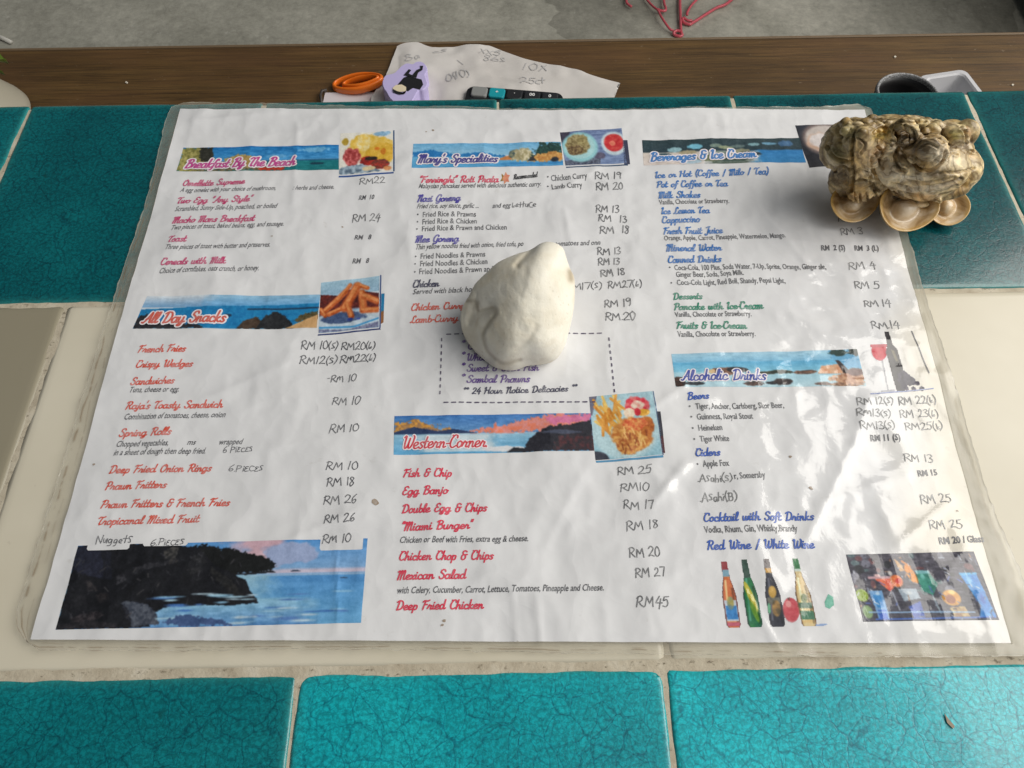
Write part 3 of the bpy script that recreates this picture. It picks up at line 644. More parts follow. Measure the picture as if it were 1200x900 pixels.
section('snacks', ("All Day Snacks", 169, 382, 264.5, 380, 12), hcol=(206, 88, 72), icol=(214, 82, 62),
  items=[("French Fries", 164, 416, 218.5, 414.3, 8), ("Crispy Wedges", 161, 433.6, 226.5, 431.6, 8), ("Sandwiches", 155, 453.7, 205.5, 451.5, 8), ("Raja's Toasty Sandwich", 149, 482, 261.5, 479.2, 8.4), ("Spring Rolls", 141, 513.7, 202, 511.5, 8.6),
         ("Deep Fried Onion Rings", 130, 556.7, 249, 554.3, 8.8), ("Prawn Fritters", 125, 575.7, 197, 574, 8.8), ("Prawn Fritters & French Fries", 120, 597.2, 270.5, 594.8, 9), ("Tropicanal Mixed Fruit", 116, 617, 235, 614, 9)],
  descs=[("Tuna, cheese or egg.", 153, 462.3, 211, 461, 6.2), ("Combination of tomatoes, cheese, onion", 147, 494, 264.5, 490.5, 6.6), ("Chopped vegetables,", 137.5, 525.6, 199, 524.2, 6.8), ("ms", 221, 523, 230, 523, 6), ("wrapped", 257.5, 523, 284.5, 522.3, 6.5), ("in a sheet of dough then deep fried.", 135, 535.6, 242, 533.2, 6.8)],
  hands=[("6 PiECES", 262, 532.3, 297, 531.3, 7), ("6.PiECES", 269, 555, 310, 554, 7.5), ("NuggetS", 114, 639, 157.5, 638, 9), ("6.PiECES", 179, 641, 217.5, 640.3, 8),
         ("RM 10(S)", 353, 410.7, 397, 410, 9), ("RM20(L)", 400, 411.6, 440.5, 411, 9), ("RM12(S)", 351.5, 428, 395.5, 427, 9), ("Rm22(L)", 399, 427.3, 441.5, 425.5, 9), ("-Rm 10", 384, 449.3, 418.5, 449, 8), ("RM 10", 390, 476.4, 423.5, 476, 9), ("RM 10", 387, 509, 421.5, 508, 9),
         ("RM 10", 383, 552.8, 420.5, 552, 9.5), ("RM 18", 384, 572.4, 416.5, 571, 10), ("RM 26", 380, 593.4, 419.5, 592, 10), ("RM 26", 381, 615.4, 417.5, 613.3, 10), ("Rm 10", 379, 639, 413.5, 637.4, 10)], hlight=(76, 76, 82), hw=0.38)
section('mary', ("Mary's Specialities", 490, 194.5, 582.5, 193, 9.5), hcol=(66, 60, 135), icol=(210, 52, 88),
  items=[('"Ferringhi" Roti Prata', 491, 217, 584, 215.7, 7.4)],
  descs=[("Malaysian pancakes served with delicious authentic curry.", 491, 223.6, 634, 220.6, 5.4), ("Fried rice, soy sauce, garlic ...", 489, 247, 561, 245.6, 5.6), ("and egg", 577, 246, 598, 245, 5.4), ("Thin yellow noodles fried with onion, fried tofu, po", 487, 295.3, 613, 290.8, 6), ("tomatoes and onn", 650, 291, 703, 288.8, 5.6), ("Served with black honey sauce", 484, 347.3, 585, 344, 6)],
  hands=[("LettuCe", 600, 245.3, 628.5, 244, 7), ("RM 19", 697, 213.6, 728, 213, 8), ("RM 20", 698, 227, 730.5, 226.3, 8), ("RM 13", 698, 252, 725.5, 251.6, 8), ("RM  13", 700.5, 262.5, 734.5, 263.5, 8), ("RM  18", 703, 276.3, 737.5, 275.6, 8), ("RM 13", 700, 300.4, 727.5, 299.6, 8), ("RM 13", 701, 312, 726.5, 311.5, 8), ("RM 18", 704, 326.3, 732.5, 324.5, 8.4),
         ("RM17(S)", 662, 341.5, 706, 340.3, 8), ("RM27(L)", 712, 340, 752.5, 338.5, 8.4), ("RM 19", 708, 362.5, 739, 361.5, 9), ("RM.20", 709, 378, 745.5, 376.8, 9)])
section('goreng', None, icol=(76, 68, 158), items=[("Nasi Goreng", 489.5, 239.3, 539.5, 238, 8), ("Mee Goreng", 487, 287.3, 537.5, 286, 8.2)],
  sanss=[("\u2022", 641, 213, 643, 213, 5), ("Chicken Curry", 646, 215, 688, 213, 6.2), ("\u2022", 641, 223.5, 643, 223.5, 5), ("Lamb Curry", 647, 225, 682.5, 222.7, 6.2), ("\u2022", 489, 256.5, 491, 256.5, 5), ("Fried Rice & Prawns", 496, 257.2, 558, 255.7, 6), ("\u2022", 488.6, 265, 490.6, 265, 5), ("Fried Rice & Chicken", 495.5, 265.5, 559, 263.9, 6), ("\u2022", 488, 273.5, 490, 273.5, 5),
         ("Fried Rice & Prawn and Chicken", 495, 273.7, 594, 270.8, 6), ("\u2022", 486.6, 306, 488.6, 306, 5), ("Fried Noodles & Prawns", 493.5, 306.3, 569, 304, 6.3), ("\u2022", 486, 315, 488, 315, 5), ("Fried Noodles & Chicken", 493, 315.3, 571.5, 312.8, 6.4), ("\u2022", 485.6, 324, 487.6, 324, 5), ("Fried Noodles & Prawn and Chicken", 492, 324.3, 606, 320.8, 6.4)])
section('chicken', None, icol=(48, 48, 78), items=[("Chicken", 484, 339.3, 514.5, 338.3, 8.2), ("** 24 Hour Notice Delicacies **", 543, 464.5, 675.5, 460.5, 7.4)])
section('curry', None, icol=(214, 84, 62), items=[("Chicken Curry", 482, 366.7, 546, 364.5, 7.8), ("Lamb-Curry", 481, 380.7, 537, 379, 7.8)])
section('seafood', None, icol=(104, 74, 148), items=[("*", 540, 411, 544, 411, 9), ("Chilli Crabs", 548, 412.4, 608, 411.5, 8), ("*", 540, 424.5, 544, 424.5, 9), ("Whole Steamed Fish", 547, 425.3, 640, 424.3, 8.2), ("*", 540, 437, 544, 437, 9), ("Sweet & Sour Fish", 547, 437.7, 631, 436.8, 8.2), ("*", 540, 450, 544, 450, 9), ("Sambal Prawns", 547, 450.8, 620.5, 450, 8.4)])
section('western', ("Western-Corner.", 472, 528, 571, 525.5, 14.5), hcol=(206, 52, 66), hthick=0.115, icol=(216, 52, 80),
  items=[("Fish & Chip", 473, 561, 529.5, 560.4, 9.6), ("Egg Banjo", 472, 582, 525, 580.7, 9.6), ("Double Egg & Chips", 471.5, 603, 570.5, 600.7, 9.8), ('"Miami Burger"', 470.5, 624, 554, 621, 10), ("Chicken Chop & Chips", 468, 658.3, 578, 657, 10.2), ("Mexican Salad", 466, 681, 546, 679, 10.4), ("Deep Fried Chicken", 465, 716.3, 566.5, 714.5, 10.6)],
  descs=[("Chicken or Beef with Fries, extra egg & cheese.", 469, 638.2, 619, 636, 7.4), ("with Celery, Cucumber, Carrot, Lettuce, Tomatoes, Pineapple and Cheese.", 465.5, 697, 707, 693.3, 7.8)], ital=0.2,
  hands=[("RM 25", 723, 558.5, 763.5, 557, 9.6), ("RM10", 727, 578.3, 761.5, 576.5, 9.6), ("RM 17", 730, 598.4, 766, 598, 10), ("RM 18", 734, 623.4, 771.5, 620.5, 10.4), ("RM 20", 737, 655.6, 773.5, 653.5, 11), ("RM 27", 744, 679, 779.5, 677, 11), ("RM45", 745, 712, 783.5, 713, 12)], iwear=0.15)
section('drinks', ("Beverages & Ice Cream", 762, 191.5, 884.5, 188, 10), hcol=(56, 122, 190), icol=(44, 112, 186),
  items=[("Ice or Hot (Coffee / Milo / Tea)", 767, 211.6, 899.5, 208, 7.2), ("Pot of Coffee or Tea", 769, 223.2, 851.5, 222, 7.4), ("Milk Shakes", 771, 236, 819.5, 235, 7.4), ("Ice Lemon Tea", 774, 254, 830.5, 253, 7.2), ("Cappuccino", 775, 264.6, 819, 263.4, 7.6), ("Fresh Fruit Juice", 777, 277.3, 845.5, 276.3, 7.6), ("Mineral Water", 780, 297.2, 844.5, 296.6, 7.8), ("Canned Drinks", 782, 310.7, 844, 310, 8)],
  sanss=[("Vanilla, Chocolate or Strawberry.", 772, 243.2, 853.5, 241.5, 5.4), ("Orange, Apple, Carrot, Pineapple, Watermelon, Mango.", 778, 284.6, 919, 282.5, 5.6), ("\u2022", 783.5, 318.5, 785.5, 318.5, 5), ("Coca-Cola, 100 Plus, Soda Water, 7-Up, Sprite, Orange, Ginger ale,", 790, 319.3, 967.5, 317.3, 6), ("Ginger Beer, Soda, Soya Milk.", 792, 327.3, 870.5, 325.6, 6), ("\u2022", 785.5, 336, 787.5, 336, 5), ("Coca-Cola Light, Red Bull, Shandy, Pepsi Light,", 793, 336.4, 919.5, 334.3, 6),
         ("Vanilla, Chocolate or Strawberry.", 790.5, 374.2, 880, 372.8, 6), ("Vanilla, Chocolate or Strawberry.", 793.5, 397.6, 884.5, 396.2, 6.2)],
  bolds=[("RM  2 (S)     RM  3 (L)", 961, 296.4, 1028.5, 296, 5.6)],
  hands=[("RM10", 981, 262.6, 1008.5, 262, 7.6), ("RM 3", 984, 278.3, 1010.5, 277.3, 8), ("RM 4", 994, 317.8, 1025.5, 317, 8), ("RM 5", 1001, 339.4, 1030.5, 340, 8.4), ("RM 14", 1012, 361.8, 1043.5, 361, 8.2), ("RM.14", 1020, 388.4, 1053.5, 386.7, 8.4)], hlight=(108, 108, 110), hw=0.58)  # paler handwriting: the glare over this side is put into the ink
section('desserts', None, icol=(28, 132, 104), items=[("Desserts", 788.5, 353.2, 822.5, 352.2, 7.4), ("Pancake with Ice-Cream", 789.5, 365.7, 893, 364.5, 8), ("Fruits & Ice-Cream", 792, 388.3, 874, 387.4, 8.2)])
section('alcohol', ("Alcoholic Drinks", 798, 448.5, 896.5, 447.3, 12), hcol=(54, 72, 160), hthick=0.13, icol=(46, 88, 178),
  items=[("Beers", 805, 471, 829.5, 470, 8.4), ("Ciders", 814, 537, 842.5, 536.4, 8.8), ("Cocktail with Soft Drinks", 824, 612.3, 952, 611, 9.6), ("Red Wine / White Wine", 828, 645.3, 953, 643.5, 10.2)],
  sanss=[("\u2022", 806.5, 481.5, 808.8, 481.5, 6), ("Tiger, Anchor, Carlsberg, Skor Beer,", 814.5, 482.3, 917.5, 480.4, 6.8), ("\u2022", 808.3, 494, 810.6, 494, 6), ("Guinness, Royal Stout", 816, 494.4, 881.5, 493, 6.8), ("\u2022", 810, 507, 812.3, 507, 6), ("Heineken", 818, 507.3, 845.5, 506.5, 7), ("\u2022", 811.8, 520, 814, 520, 6), ("Tiger White", 819.5, 520.3, 853.5, 519.5, 7), ("\u2022", 815.5, 549, 817.8, 549, 6), ("Apple Fox", 823, 549.3, 853.5, 548.4, 7.2), ("r, Somersby", 859.5, 563.8, 895.5, 562.4, 7.2), ("Vodka, Rhum, Gin, Whisky,Brandy", 825, 625.7, 934, 624, 7.8)],
  bolds=[("RM 11 (S)", 1019, 518.7, 1053.5, 517.6, 6.8), ("RM 15", 1074.5, 559.7, 1097.5, 558, 6.6), ("RM 20 / Glass", 1099, 639.3, 1151.5, 636.4, 7.6)],
  hands=[(".ASahi(S)", 816.5, 567, 858, 566, 9), (".ASahi(B)", 819.5, 589.3, 863.5, 588.5, 10), ("RM 12(S)", 1003, 478, 1046.5, 475.5, 8), ("RM 22(L)", 1052, 476.5, 1096, 474.5, 8.4), ("Rm13(S)", 1002, 489.8, 1043.5, 491, 8), ("RM 23(L)", 1054, 491.3, 1099.5, 490, 8.4), ("RM13(S)", 1006, 505.3, 1048, 504.5, 8.4), ("RM25(L)", 1060, 505.4, 1105, 504, 8.4), ("RM 13", 1058, 542.4, 1093, 543, 9), ("RM 25", 1078, 591.3, 1114, 589.5, 9.4), ("RM 25", 1088, 622, 1126.5, 620, 10)], hlight=(112, 112, 112), hw=0.6, iwear=0.15)  # handwriting greyed here too, glare painted into its colour
b = Buf(); strokes(b, SCRIPT, "Recommended", 602, 212.6, 629.5, 210.2, 5.4, 0.15, 0.25); b.make('dish_name', ink((40, 40, 44), 0.3))
# dashed box round the delicacies
b = Buf(); zz_ = 0
def dash(p, q, num, w=2.1, frac=0.5):
    global zz_
    for k in range(num):
        t0, t1 = (k + .1) / num, (k + .1 + frac) / num; zz_ += 1
        a = pl(p[0] + (q[0] - p[0]) * t0, p[1] + (q[1] - p[1]) * t0)[:2]; c = pl(p[0] + (q[0] - p[0]) * t1, p[1] + (q[1] - p[1]) * t1)[:2]
        ribbon(b, [a, (a + c) / 2, c], 0.00095, zz_, UP_T)
dash((523, 394), (708, 393), 20); dash((518, 398), (516, 468), 9, frac=.36); dash((520, 474), (700, 473), 20); dash((713, 398), (720, 466), 9, frac=.36)
b.make('dashed_frame', ink((74, 64, 92), 0.3))
# thin printed rules near the wine picture
b = Buf()
def rule(p, q, w): ribbon(b, [pl(p[0] + (q[0] - p[0]) * t, p[1] + (q[1] - p[1]) * t)[:2] for t in np.linspace(0, 1, 12)], w, 3, UP_T)
rule((1018, 464.5), (1091, 458), 0.0007); b.make('printed_rule', ink((120, 135, 190), 0.3))
b = Buf(); rule((1066, 391), (1086, 440), 0.0007); b.make('printed_rule', ink((110, 108, 112), 0.4))

# ------------------------------------------------------------------ printed pictures (painted cell by cell)
class Pic:
    def __init__(s, w, h, c=(230, 230, 232), seed=1):
        s.w, s.h, s.seed = w, h, seed; s.a = np.ones((h, w, 3)) * np.array(c, float)
        s.X, s.Y = np.meshgrid(np.linspace(0, 1, w), np.linspace(0, 1, h)); s.asp = w / h; s.m = np.ones((h, w), bool); s.k = 0
    def put(s, M, c, tex=0, sc=12, c2=None):
        s.k += 1; M = np.clip(M, 0, 1)[..., None]; c = np.array(c, float)
        nn = fbm(s.X * sc * s.asp + s.seed * 3.3, s.Y * sc + s.k, s.seed + s.k, 4)
        colr = c + (np.array(c2, float) - c) * np.clip((nn[..., None] - 0.3) / 0.4, 0, 1) if c2 is not None else c + (nn[..., None] - 0.5) * 2 * tex
        s.a = s.a * (1 - M) + colr * M
    def grad(s, y0, y1, c0, c1, x0=-1, x1=2, tex=6, sc=10):
        t = np.clip((s.Y - y0) / (y1 - y0), 0, 1)[..., None]; s.k += 1
        colr = np.array(c0, float) * (1 - t) + np.array(c1, float) * t + (fbm(s.X * sc * 0.5 * s.asp, s.Y * sc * 2.2 + s.k, s.seed + s.k)[..., None] - .5) * 2 * tex
        wb = (fbm(s.X * 6 * s.asp, s.Y * 9 + s.k, s.seed + 80) - .5) * .12
        M = np.clip((s.X - x0 + wb) / .08, 0, 1) * np.clip((x1 - s.X + wb) / .08, 0, 1) * np.clip((s.Y - y0) / .03 + (1 if y0 <= 0 else 0), 0, 1) * (s.Y <= y1)
        M = M[..., None]; s.a = s.a * (1 - M) + colr * M
    def poly(s, pts, c, tex=10, sc=14, c2=None, wob=0.0, wf=14):
        x = s.X + wob * (fbm(s.X * wf * s.asp, s.Y * wf, s.seed + 50) - .5); y = s.Y + wob * s.asp * (fbm(s.X * wf * s.asp + 7, s.Y * wf, s.seed + 60) - .5)
        ins = np.zeros_like(x, bool); n_ = len(pts)
        for i in range(n_):
            x1, y1 = pts[i]; x2, y2 = pts[(i + 1) % n_]
            if y1 == y2: continue
            cnd = ((y1 > y) != (y2 > y)) & (x < (x2 - x1) * (y - y1) / (y2 - y1) + x1); ins ^= cnd
        s.put(ins.astype(float), c, tex, sc, c2); return ins
    def ell(s, cx, cy, rx, ry, c, tex=8, sc=14, c2=None, rot=0, wob=0.0, edge=0.12):
        dx = (s.X - cx) * s.asp; dy = s.Y - cy; co, si = math.cos(rot), math.sin(rot)
        u = (dx * co + dy * si) / (rx * s.asp); v = (-dx * si + dy * co) / ry
        r = np.hypot(u, v) + wob * (fbm(s.X * 10 * s.asp, s.Y * 10, s.seed + 70) - .5)
        s.put((1 - r) / edge, c, tex, sc, c2); return r < 1
    def line(s, p, q, w, c, tex=0):
        a = np.array([p[0] * s.asp, p[1]]); b_ = np.array([q[0] * s.asp, q[1]]); d = b_ - a; L = np.hypot(*d) + 1e-9; d = d / L
        X = s.X * s.asp - a[0]; Y = s.Y - a[1]; t = np.clip(X * d[0] + Y * d[1], 0, L); r = np.hypot(X - t * d[0], Y - t * d[1])
        s.put((w - r) / (w * 0.4), c, tex)
    def grain(s, amp=9, sc=26): s.a = s.a + (fbm(s.X * sc * s.asp, s.Y * sc, s.seed + 90)[..., None] - .5) * 2 * amp
    def make(s, name, corners, lift=UP_PIC, mask=None, parent=None, hfun=None):
        G_ = quad_grid(corners, s.w, s.h, lift); F_ = gridfaces(s.w, s.h)
        for _ in range(1):
            q_ = np.pad(s.a, ((1, 1), (1, 1), (0, 0)), 'edge'); q_ = (q_[:-2] + 2 * q_[1:-1] + q_[2:]) / 4; s.a = (q_[:, :-2] + 2 * q_[:, 1:-1] + q_[:, 2:]) / 4
        s.a = s.a + (fbm(s.X * 70 * s.asp, s.Y * 70, s.seed + 95, 2)[..., None] - .5) * 16
        c_ = lin(np.clip(s.a, 12, 240)) * 0.92
        if mask is not None:
            fm = (mask[:-1, :-1] & mask[1:, 1:] & mask[1:, :-1] & mask[:-1, 1:]).ravel(); F_ = F_[fm]
            used = np.zeros(s.w * s.h, bool); used[F_.ravel()] = True; ix = np.cumsum(used) - 1
            return mk(name, G_.reshape(-1, 3)[used], ix[F_], M_print, parent or menu, True, colors=c_.reshape(-1, 3)[used])
        return mk(name, G_.reshape(-1, 3), F_, M_print, parent or menu, True, colors=c_.reshape(-1, 3))

# breakfast banner
p = Pic(300, 52, seed=1); p.grad(0, .55, (30, 120, 190), (70, 155, 215), tex=34); p.grad(.55, .62, (20, 80, 140), (20, 90, 130), tex=10); p.grad(.6, 1, (20, 120, 130), (30, 125, 130), tex=24)
p.ell(.85, .18, .1, .1, (110, 180, 225), 20, wob=1); p.ell(.62, .4, .08, .07, (100, 170, 220), 20, wob=1)
p.poly([(0, 0), (.185, 0), (.215, .6), (.14, 1), (0, 1)], (120, 118, 60), c2=(190, 180, 110), wob=.04); p.poly([(.1, 0), (.19, 0), (.22, .75), (.16, .7), (.11, .3)], (48, 48, 40), 24, wob=.05)
p.poly([(.28, .5), (.36, .32), (.47, .42), (.5, .85), (.3, .9)], (205, 175, 110), c2=(170, 140, 80), wob=.04); p.poly([(.1, .95), (.3, .78), (.58, .86), (.56, 1), (.1, 1)], (90, 80, 60), c2=(150, 140, 110), wob=.05)
p.poly([(.5, .86), (.66, .8), (.66, .98), (.5, .98)], (190, 60, 40), 25, wob=.03); p.ell(.86, .74, .05, .05, (20, 60, 80), 10, wob=.6)
p.grain(); p.make('banner_picture', ((216, 175), (398, 173), (398, 202), (208, 203)))
# breakfast photograph
p = Pic(100, 84, (235, 232, 222), 2); p.ell(.62, .42, .5, .36, (226, 186, 70), c2=(240, 205, 110), wob=.4, rot=.3); p.ell(.78, .55, .3, .26, (215, 170, 50), c2=(235, 190, 80), wob=.5)
p.ell(.7, .42, .06, .05, (220, 130, 40), 20, wob=.5); p.ell(.82, .5, .05, .08, (200, 120, 30), 20, wob=.5); p.ell(.1, .22, .07, .1, (190, 160, 60), 20, wob=.4); p.ell(.45, .25, .14, .22, (236, 200, 100), c2=(240, 225, 170), wob=.4)
p.ell(.23, .6, .17, .24, (150, 50, 50), c2=(222, 120, 118), wob=.4, sc=22); p.ell(.55, .72, .17, .12, (190, 50, 35), c2=(120, 30, 30), wob=.5); p.ell(.76, .82, .18, .13, (180, 60, 50), c2=(90, 50, 40), wob=.5, sc=24); p.ell(.6, .66, .12, .05, (40, 30, 24), 10, wob=.5)
p.poly([(0, .85), (.4, .78), (.8, .98), (.6, 1), (0, 1)], (170, 190, 205), c2=(90, 110, 130), wob=.06); p.ell(.55, .9, .12, .06, (220, 200, 160), 20, wob=.5); p.ell(.9, .93, .08, .06, (210, 140, 90), 30, wob=.3); p.ell(.8, .06, .18, .06, (150, 190, 220), 30, wob=.9)
p.grain(16, 40); q = p.make('dish_picture', ((400, 160), (461, 157), (461, 203), (398, 208)))
p = Pic(90, 8, (56, 88, 150), 3); p.make('picture_border', ((398, 209), (462, 204.6), (462, 206.4), (397.6, 211))); p = Pic(8, 90, (60, 90, 130), 3); p.make('picture_border', ((461.4, 156.5), (463, 156.4), (463.2, 204), (461.4, 204)))
# snacks banner
p = Pic(320, 66, (212, 222, 232), 4); p.grad(0, .36, (218, 226, 234), (120, 170, 215), tex=24); p.grad(.0, .40, (150, 195, 225), (96, 165, 220), x0=.32, tex=26); p.poly([(0, .42), (.3, .36), (1, .26), (1, 1), (0, 1)], (22, 118, 178), c2=(36, 140, 196)); p.line((.6, .42), (1, .40), .03, (28, 60, 90))
p.poly([(0, .62), (.04, .56), (.1, .8), (.3, .86), (.4, .98), (.4, 1), (0, 1)], (44, 44, 50), 16, wob=.04); p.ell(.5, .62, .02, .05, (24, 50, 80), 6); p.ell(.33, .55, .02, .04, (20, 70, 110), 6)
p.poly([(.56, 1), (.59, .76), (.66, .64), (.7, .8), (.7, 1)], (74, 58, 46), 20, wob=.02); p.poly([(.66, 1), (.7, .62), (.75, .5), (.8, .56), (.87, .92), (.87, 1)], (38, 40, 44), 16, wob=.02); p.poly([(.86, .8), (.92, .56), (1, .5), (1, .75)], (90, 80, 50), 25, wob=.03); p.poly([(.82, 1), (.95, .7), (1, .6), (1, 1)], (214, 170, 118), 14)
p.grain(); p.make('banner_picture', ((175, 350), (376, 347), (372.5, 386.5), (158, 388.5)))
# snacks photograph
p = Pic(110, 96, (206, 222, 232), 5); p.grad(0, .3, (168, 204, 224), (150, 185, 210), tex=20); p.poly([(0, .25), (.3, .3), (.5, .2), (1, .35), (1, .62), (0, .7)], (120, 44, 36), c2=(70, 28, 30))
p.ell(.5, .92, .75, .36, (160, 196, 224), 20); p.ell(.5, .82, .66, .2, (196, 212, 224), 14); p.ell(.4, .74, .4, .12, (70, 90, 130), 24, wob=.4)
for (x0, y0, x1, y1, wd) in ((.06, .62, .42, .24, .07), (.02, .55, .1, .68, .05), (.16, .66, .5, .5, .06), (.62, .16, .42, .55, .11), (.46, .5, .54, .74, .07), (.7, .3, .74, .62, .09), (.74, .36, .98, .5, .08), (.72, .64, .97, .66, .07), (.5, .12, .3, .4, .05), (.62, .12, .8, .22, .05)):
    p.line((x0, y0), (x1, y1), wd, (196, 98, 46), 40); p.line((x0 - .01, y0 - .02), (x1 - .01, y1 - .02), wd * .45, (222, 140, 82), 30)
p.ell(.52, .79, .05, .03, (40, 60, 140), 20, wob=.5); p.ell(.66, .8, .04, .02, (50, 70, 150), 20, wob=.5); p.line((0, .9), (.6, .94), .02, (60, 150, 210)); p.line((.6, .94), (1, .82), .02, (60, 150, 210)); p.poly([(0, .93), (.5, .98), (1, .88), (1, 1), (0, 1)], (96, 100, 136), c2=(150, 158, 185), sc=40)
p.grain(18, 44); p.make('dish_picture', ((377, 333), (445.5, 326), (444.5, 386), (374, 392.5)))
p = Pic(90, 8, (60, 72, 120), 3); p.make('picture_border', ((373.6, 393.6), (446, 387), (447, 388.6), (373, 395.4))); p = Pic(8, 90, (80, 100, 150), 3); p.make('picture_border', ((446.2, 325), (447.8, 325), (446.8, 387), (445.2, 387)))
p = Pic(8, 40, (40, 130, 180), 6); p.a[24:] = (150, 100, 60); p.make('picture_border', ((447.8, 347), (451.5, 347), (450, 380), (446.8, 382)))
# specialities banner
p = Pic(280, 46, seed=7); p.grad(0, .5, (110, 178, 222), (150, 200, 230), tex=26); p.poly([(0, .38), (.12, .26), (.28, .45), (.45, .38), (.62, .52), (.62, .58), (0, .58)], (36, 120, 186), 14, wob=.02); p.grad(.55, 1, (110, 180, 222), (86, 165, 216), tex=24)
p.poly([(.55, .72), (.62, .55), (.68, .5), (.78, .74)], (206, 132, 76), 20); p.ell(.68, .48, .04, .2, (70, 90, 90), c2=(150, 150, 120), wob=.4); p.poly([(.66, .75), (.69, .3), (.77, .22), (.84, .75)], (222, 212, 180), c2=(160, 150, 110), wob=.03)
p.poly([(.78, .7), (.86, .02), (1, 0), (1, .7)], (26, 52, 54), c2=(50, 90, 80), wob=.09, sc=30); p.poly([(.76, .8), (.84, .5), (.94, .38), (1, .5), (1, .82)], (226, 178, 104), c2=(190, 130, 70), wob=.03); p.poly([(.76, .8), (.8, .56), (.83, .8)], (60, 56, 54), 14); p.ell(.95, .74, .03, .1, (44, 50, 60), 8, wob=.4); p.grad(.82, 1, (46, 130, 198), (90, 165, 215), x0=.56, tex=20)
p.grain(); p.make('banner_picture', ((485, 172), (657, 169), (660, 197), (483, 200)))
p = Pic(14, 44, (60, 64, 88), 8); p.grain(14); p.make('banner_picture', ((729, 166.5), (735, 166.5), (738, 195), (731, 196)))
# curry photograph
p = Pic(116, 72, (96, 112, 150), 9); p.grad(0, 1, (110, 128, 168), (120, 140, 180), tex=40, sc=16); p.poly([(0, 0), (.16, .0), (.1, .3), (0, .3)], (66, 62, 80), 15); p.poly([(0, .85), (.6, .8), (.56, 1), (0, 1)], (62, 66, 84), c2=(120, 130, 150), sc=30); p.ell(.58, .76, .1, .1, (90, 86, 110), 30, wob=.5)
p.ell(.28, .48, .31, .46, (150, 206, 214), 8); p.ell(.28, .46, .26, .38, (176, 220, 224), 6); p.ell(.25, .4, .2, .33, (120, 104, 66), c2=(190, 176, 130), wob=.3, sc=26); p.ell(.2, .55, .14, .16, (84, 62, 44), c2=(160, 140, 96), wob=.4, sc=30); p.ell(.34, .3, .1, .14, (186, 172, 120), c2=(130, 116, 74), wob=.5, sc=26)
p.ell(.84, .42, .22, .36, (196, 214, 224), 10); p.ell(.84, .4, .17, .27, (196, 40, 48), c2=(214, 84, 74), sc=18); p.ell(.82, .42, .05, .08, (222, 120, 96), 20, wob=.6)
p.grain(14, 36); p.make('dish_picture', ((656, 158), (728, 152.6), (734, 194), (662.5, 197.6)))
p = Pic(80, 8, (40, 74, 110), 3); p.make('picture_border', ((663, 199), (735.4, 195.4), (735.6, 196.8), (663.2, 200.4)))
# little burst beside the first dish
p = Pic(40, 40, (230, 225, 215), 10); M_ = p.poly([(.2, .3), (.45, .3), (.6, .0), (.75, .25), (1, .3), (.85, .55), (.95, .85), (.65, .8), (.45, 1), (.4, .7), (.05, .75), (.3, .5)], (232, 170, 130), c2=(224, 130, 110)); M_ = M_ | p.poly([(.2, .1), (.42, .3), (.3, .5), (.45, 1), (.3, .7), (.05, .75), (.25, .45)], (120, 96, 50), c2=(190, 150, 60)); p.make('emblem', ((585, 204), (598, 203), (598, 218), (585, 219)), lift=UP_PIC + .00005, mask=M_)
# drinks banner
p = Pic(300, 46, seed=11); p.grad(0, .5, (44, 66, 72), (38, 60, 70), tex=22, sc=26); p.grad(.48, 1, (206, 196, 186), (222, 210, 204), x1=.4, tex=20); p.grad(.5, 1, (120, 140, 130), (96, 110, 100), x0=.36, x1=.72, tex=40, sc=22); p.grad(.45, 1, (44, 126, 190), (56, 140, 200), x0=.66, tex=16)
for (x, y, a_, b_, c_) in ((.2, .4, .05, .1, (150, 190, 200)), (.33, .3, .05, .11, (120, 190, 215)), (.28, .52, .06, .08, (170, 160, 130)), (.46, .28, .04, .08, (120, 140, 130)), (.52, .36, .05, .07, (150, 160, 130)), (.6, .3, .05, .06, (100, 120, 120)), (.62, .5, .05, .1, (150, 150, 126)), (.7, .24, .04, .06, (130, 170, 180)), (.8, .2, .05, .05, (110, 160, 190)), (.9, .22, .05, .12, (70, 110, 150)), (.42, .75, .1, .16, (110, 120, 90)), (.56, .8, .1, .12, (70, 90, 84)), (.12, .6, .06, .08, (60, 90, 100)), (.66, .62, .08, .1, (40, 60, 70)), (.3, .9, .06, .1, (180, 205, 220))): p.ell(x, y, a_, b_, c_, 20, wob=.5)
p.grain(10); p.make('banner_picture', ((752, 167), (936, 165), (943, 194), (754, 196)))
# mug photograph, partly under the figurine
p = Pic(80, 66, (38, 38, 46), 12); p.grad(0, 1, (40, 44, 56), (34, 34, 40), tex=14); p.ell(.52, .36, .5, .44, (112, 98, 96), 8); p.ell(.52, .36, .44, .36, (196, 186, 180), 10); p.ell(.46, .44, .36, .26, (206, 172, 150), 14, wob=.3); p.ell(.46, .4, .3, .2, (216, 208, 206), 14, wob=.3); p.grain(8); p.make('dish_picture', ((930, 151), (992, 148), (1004, 198), (947, 200)))
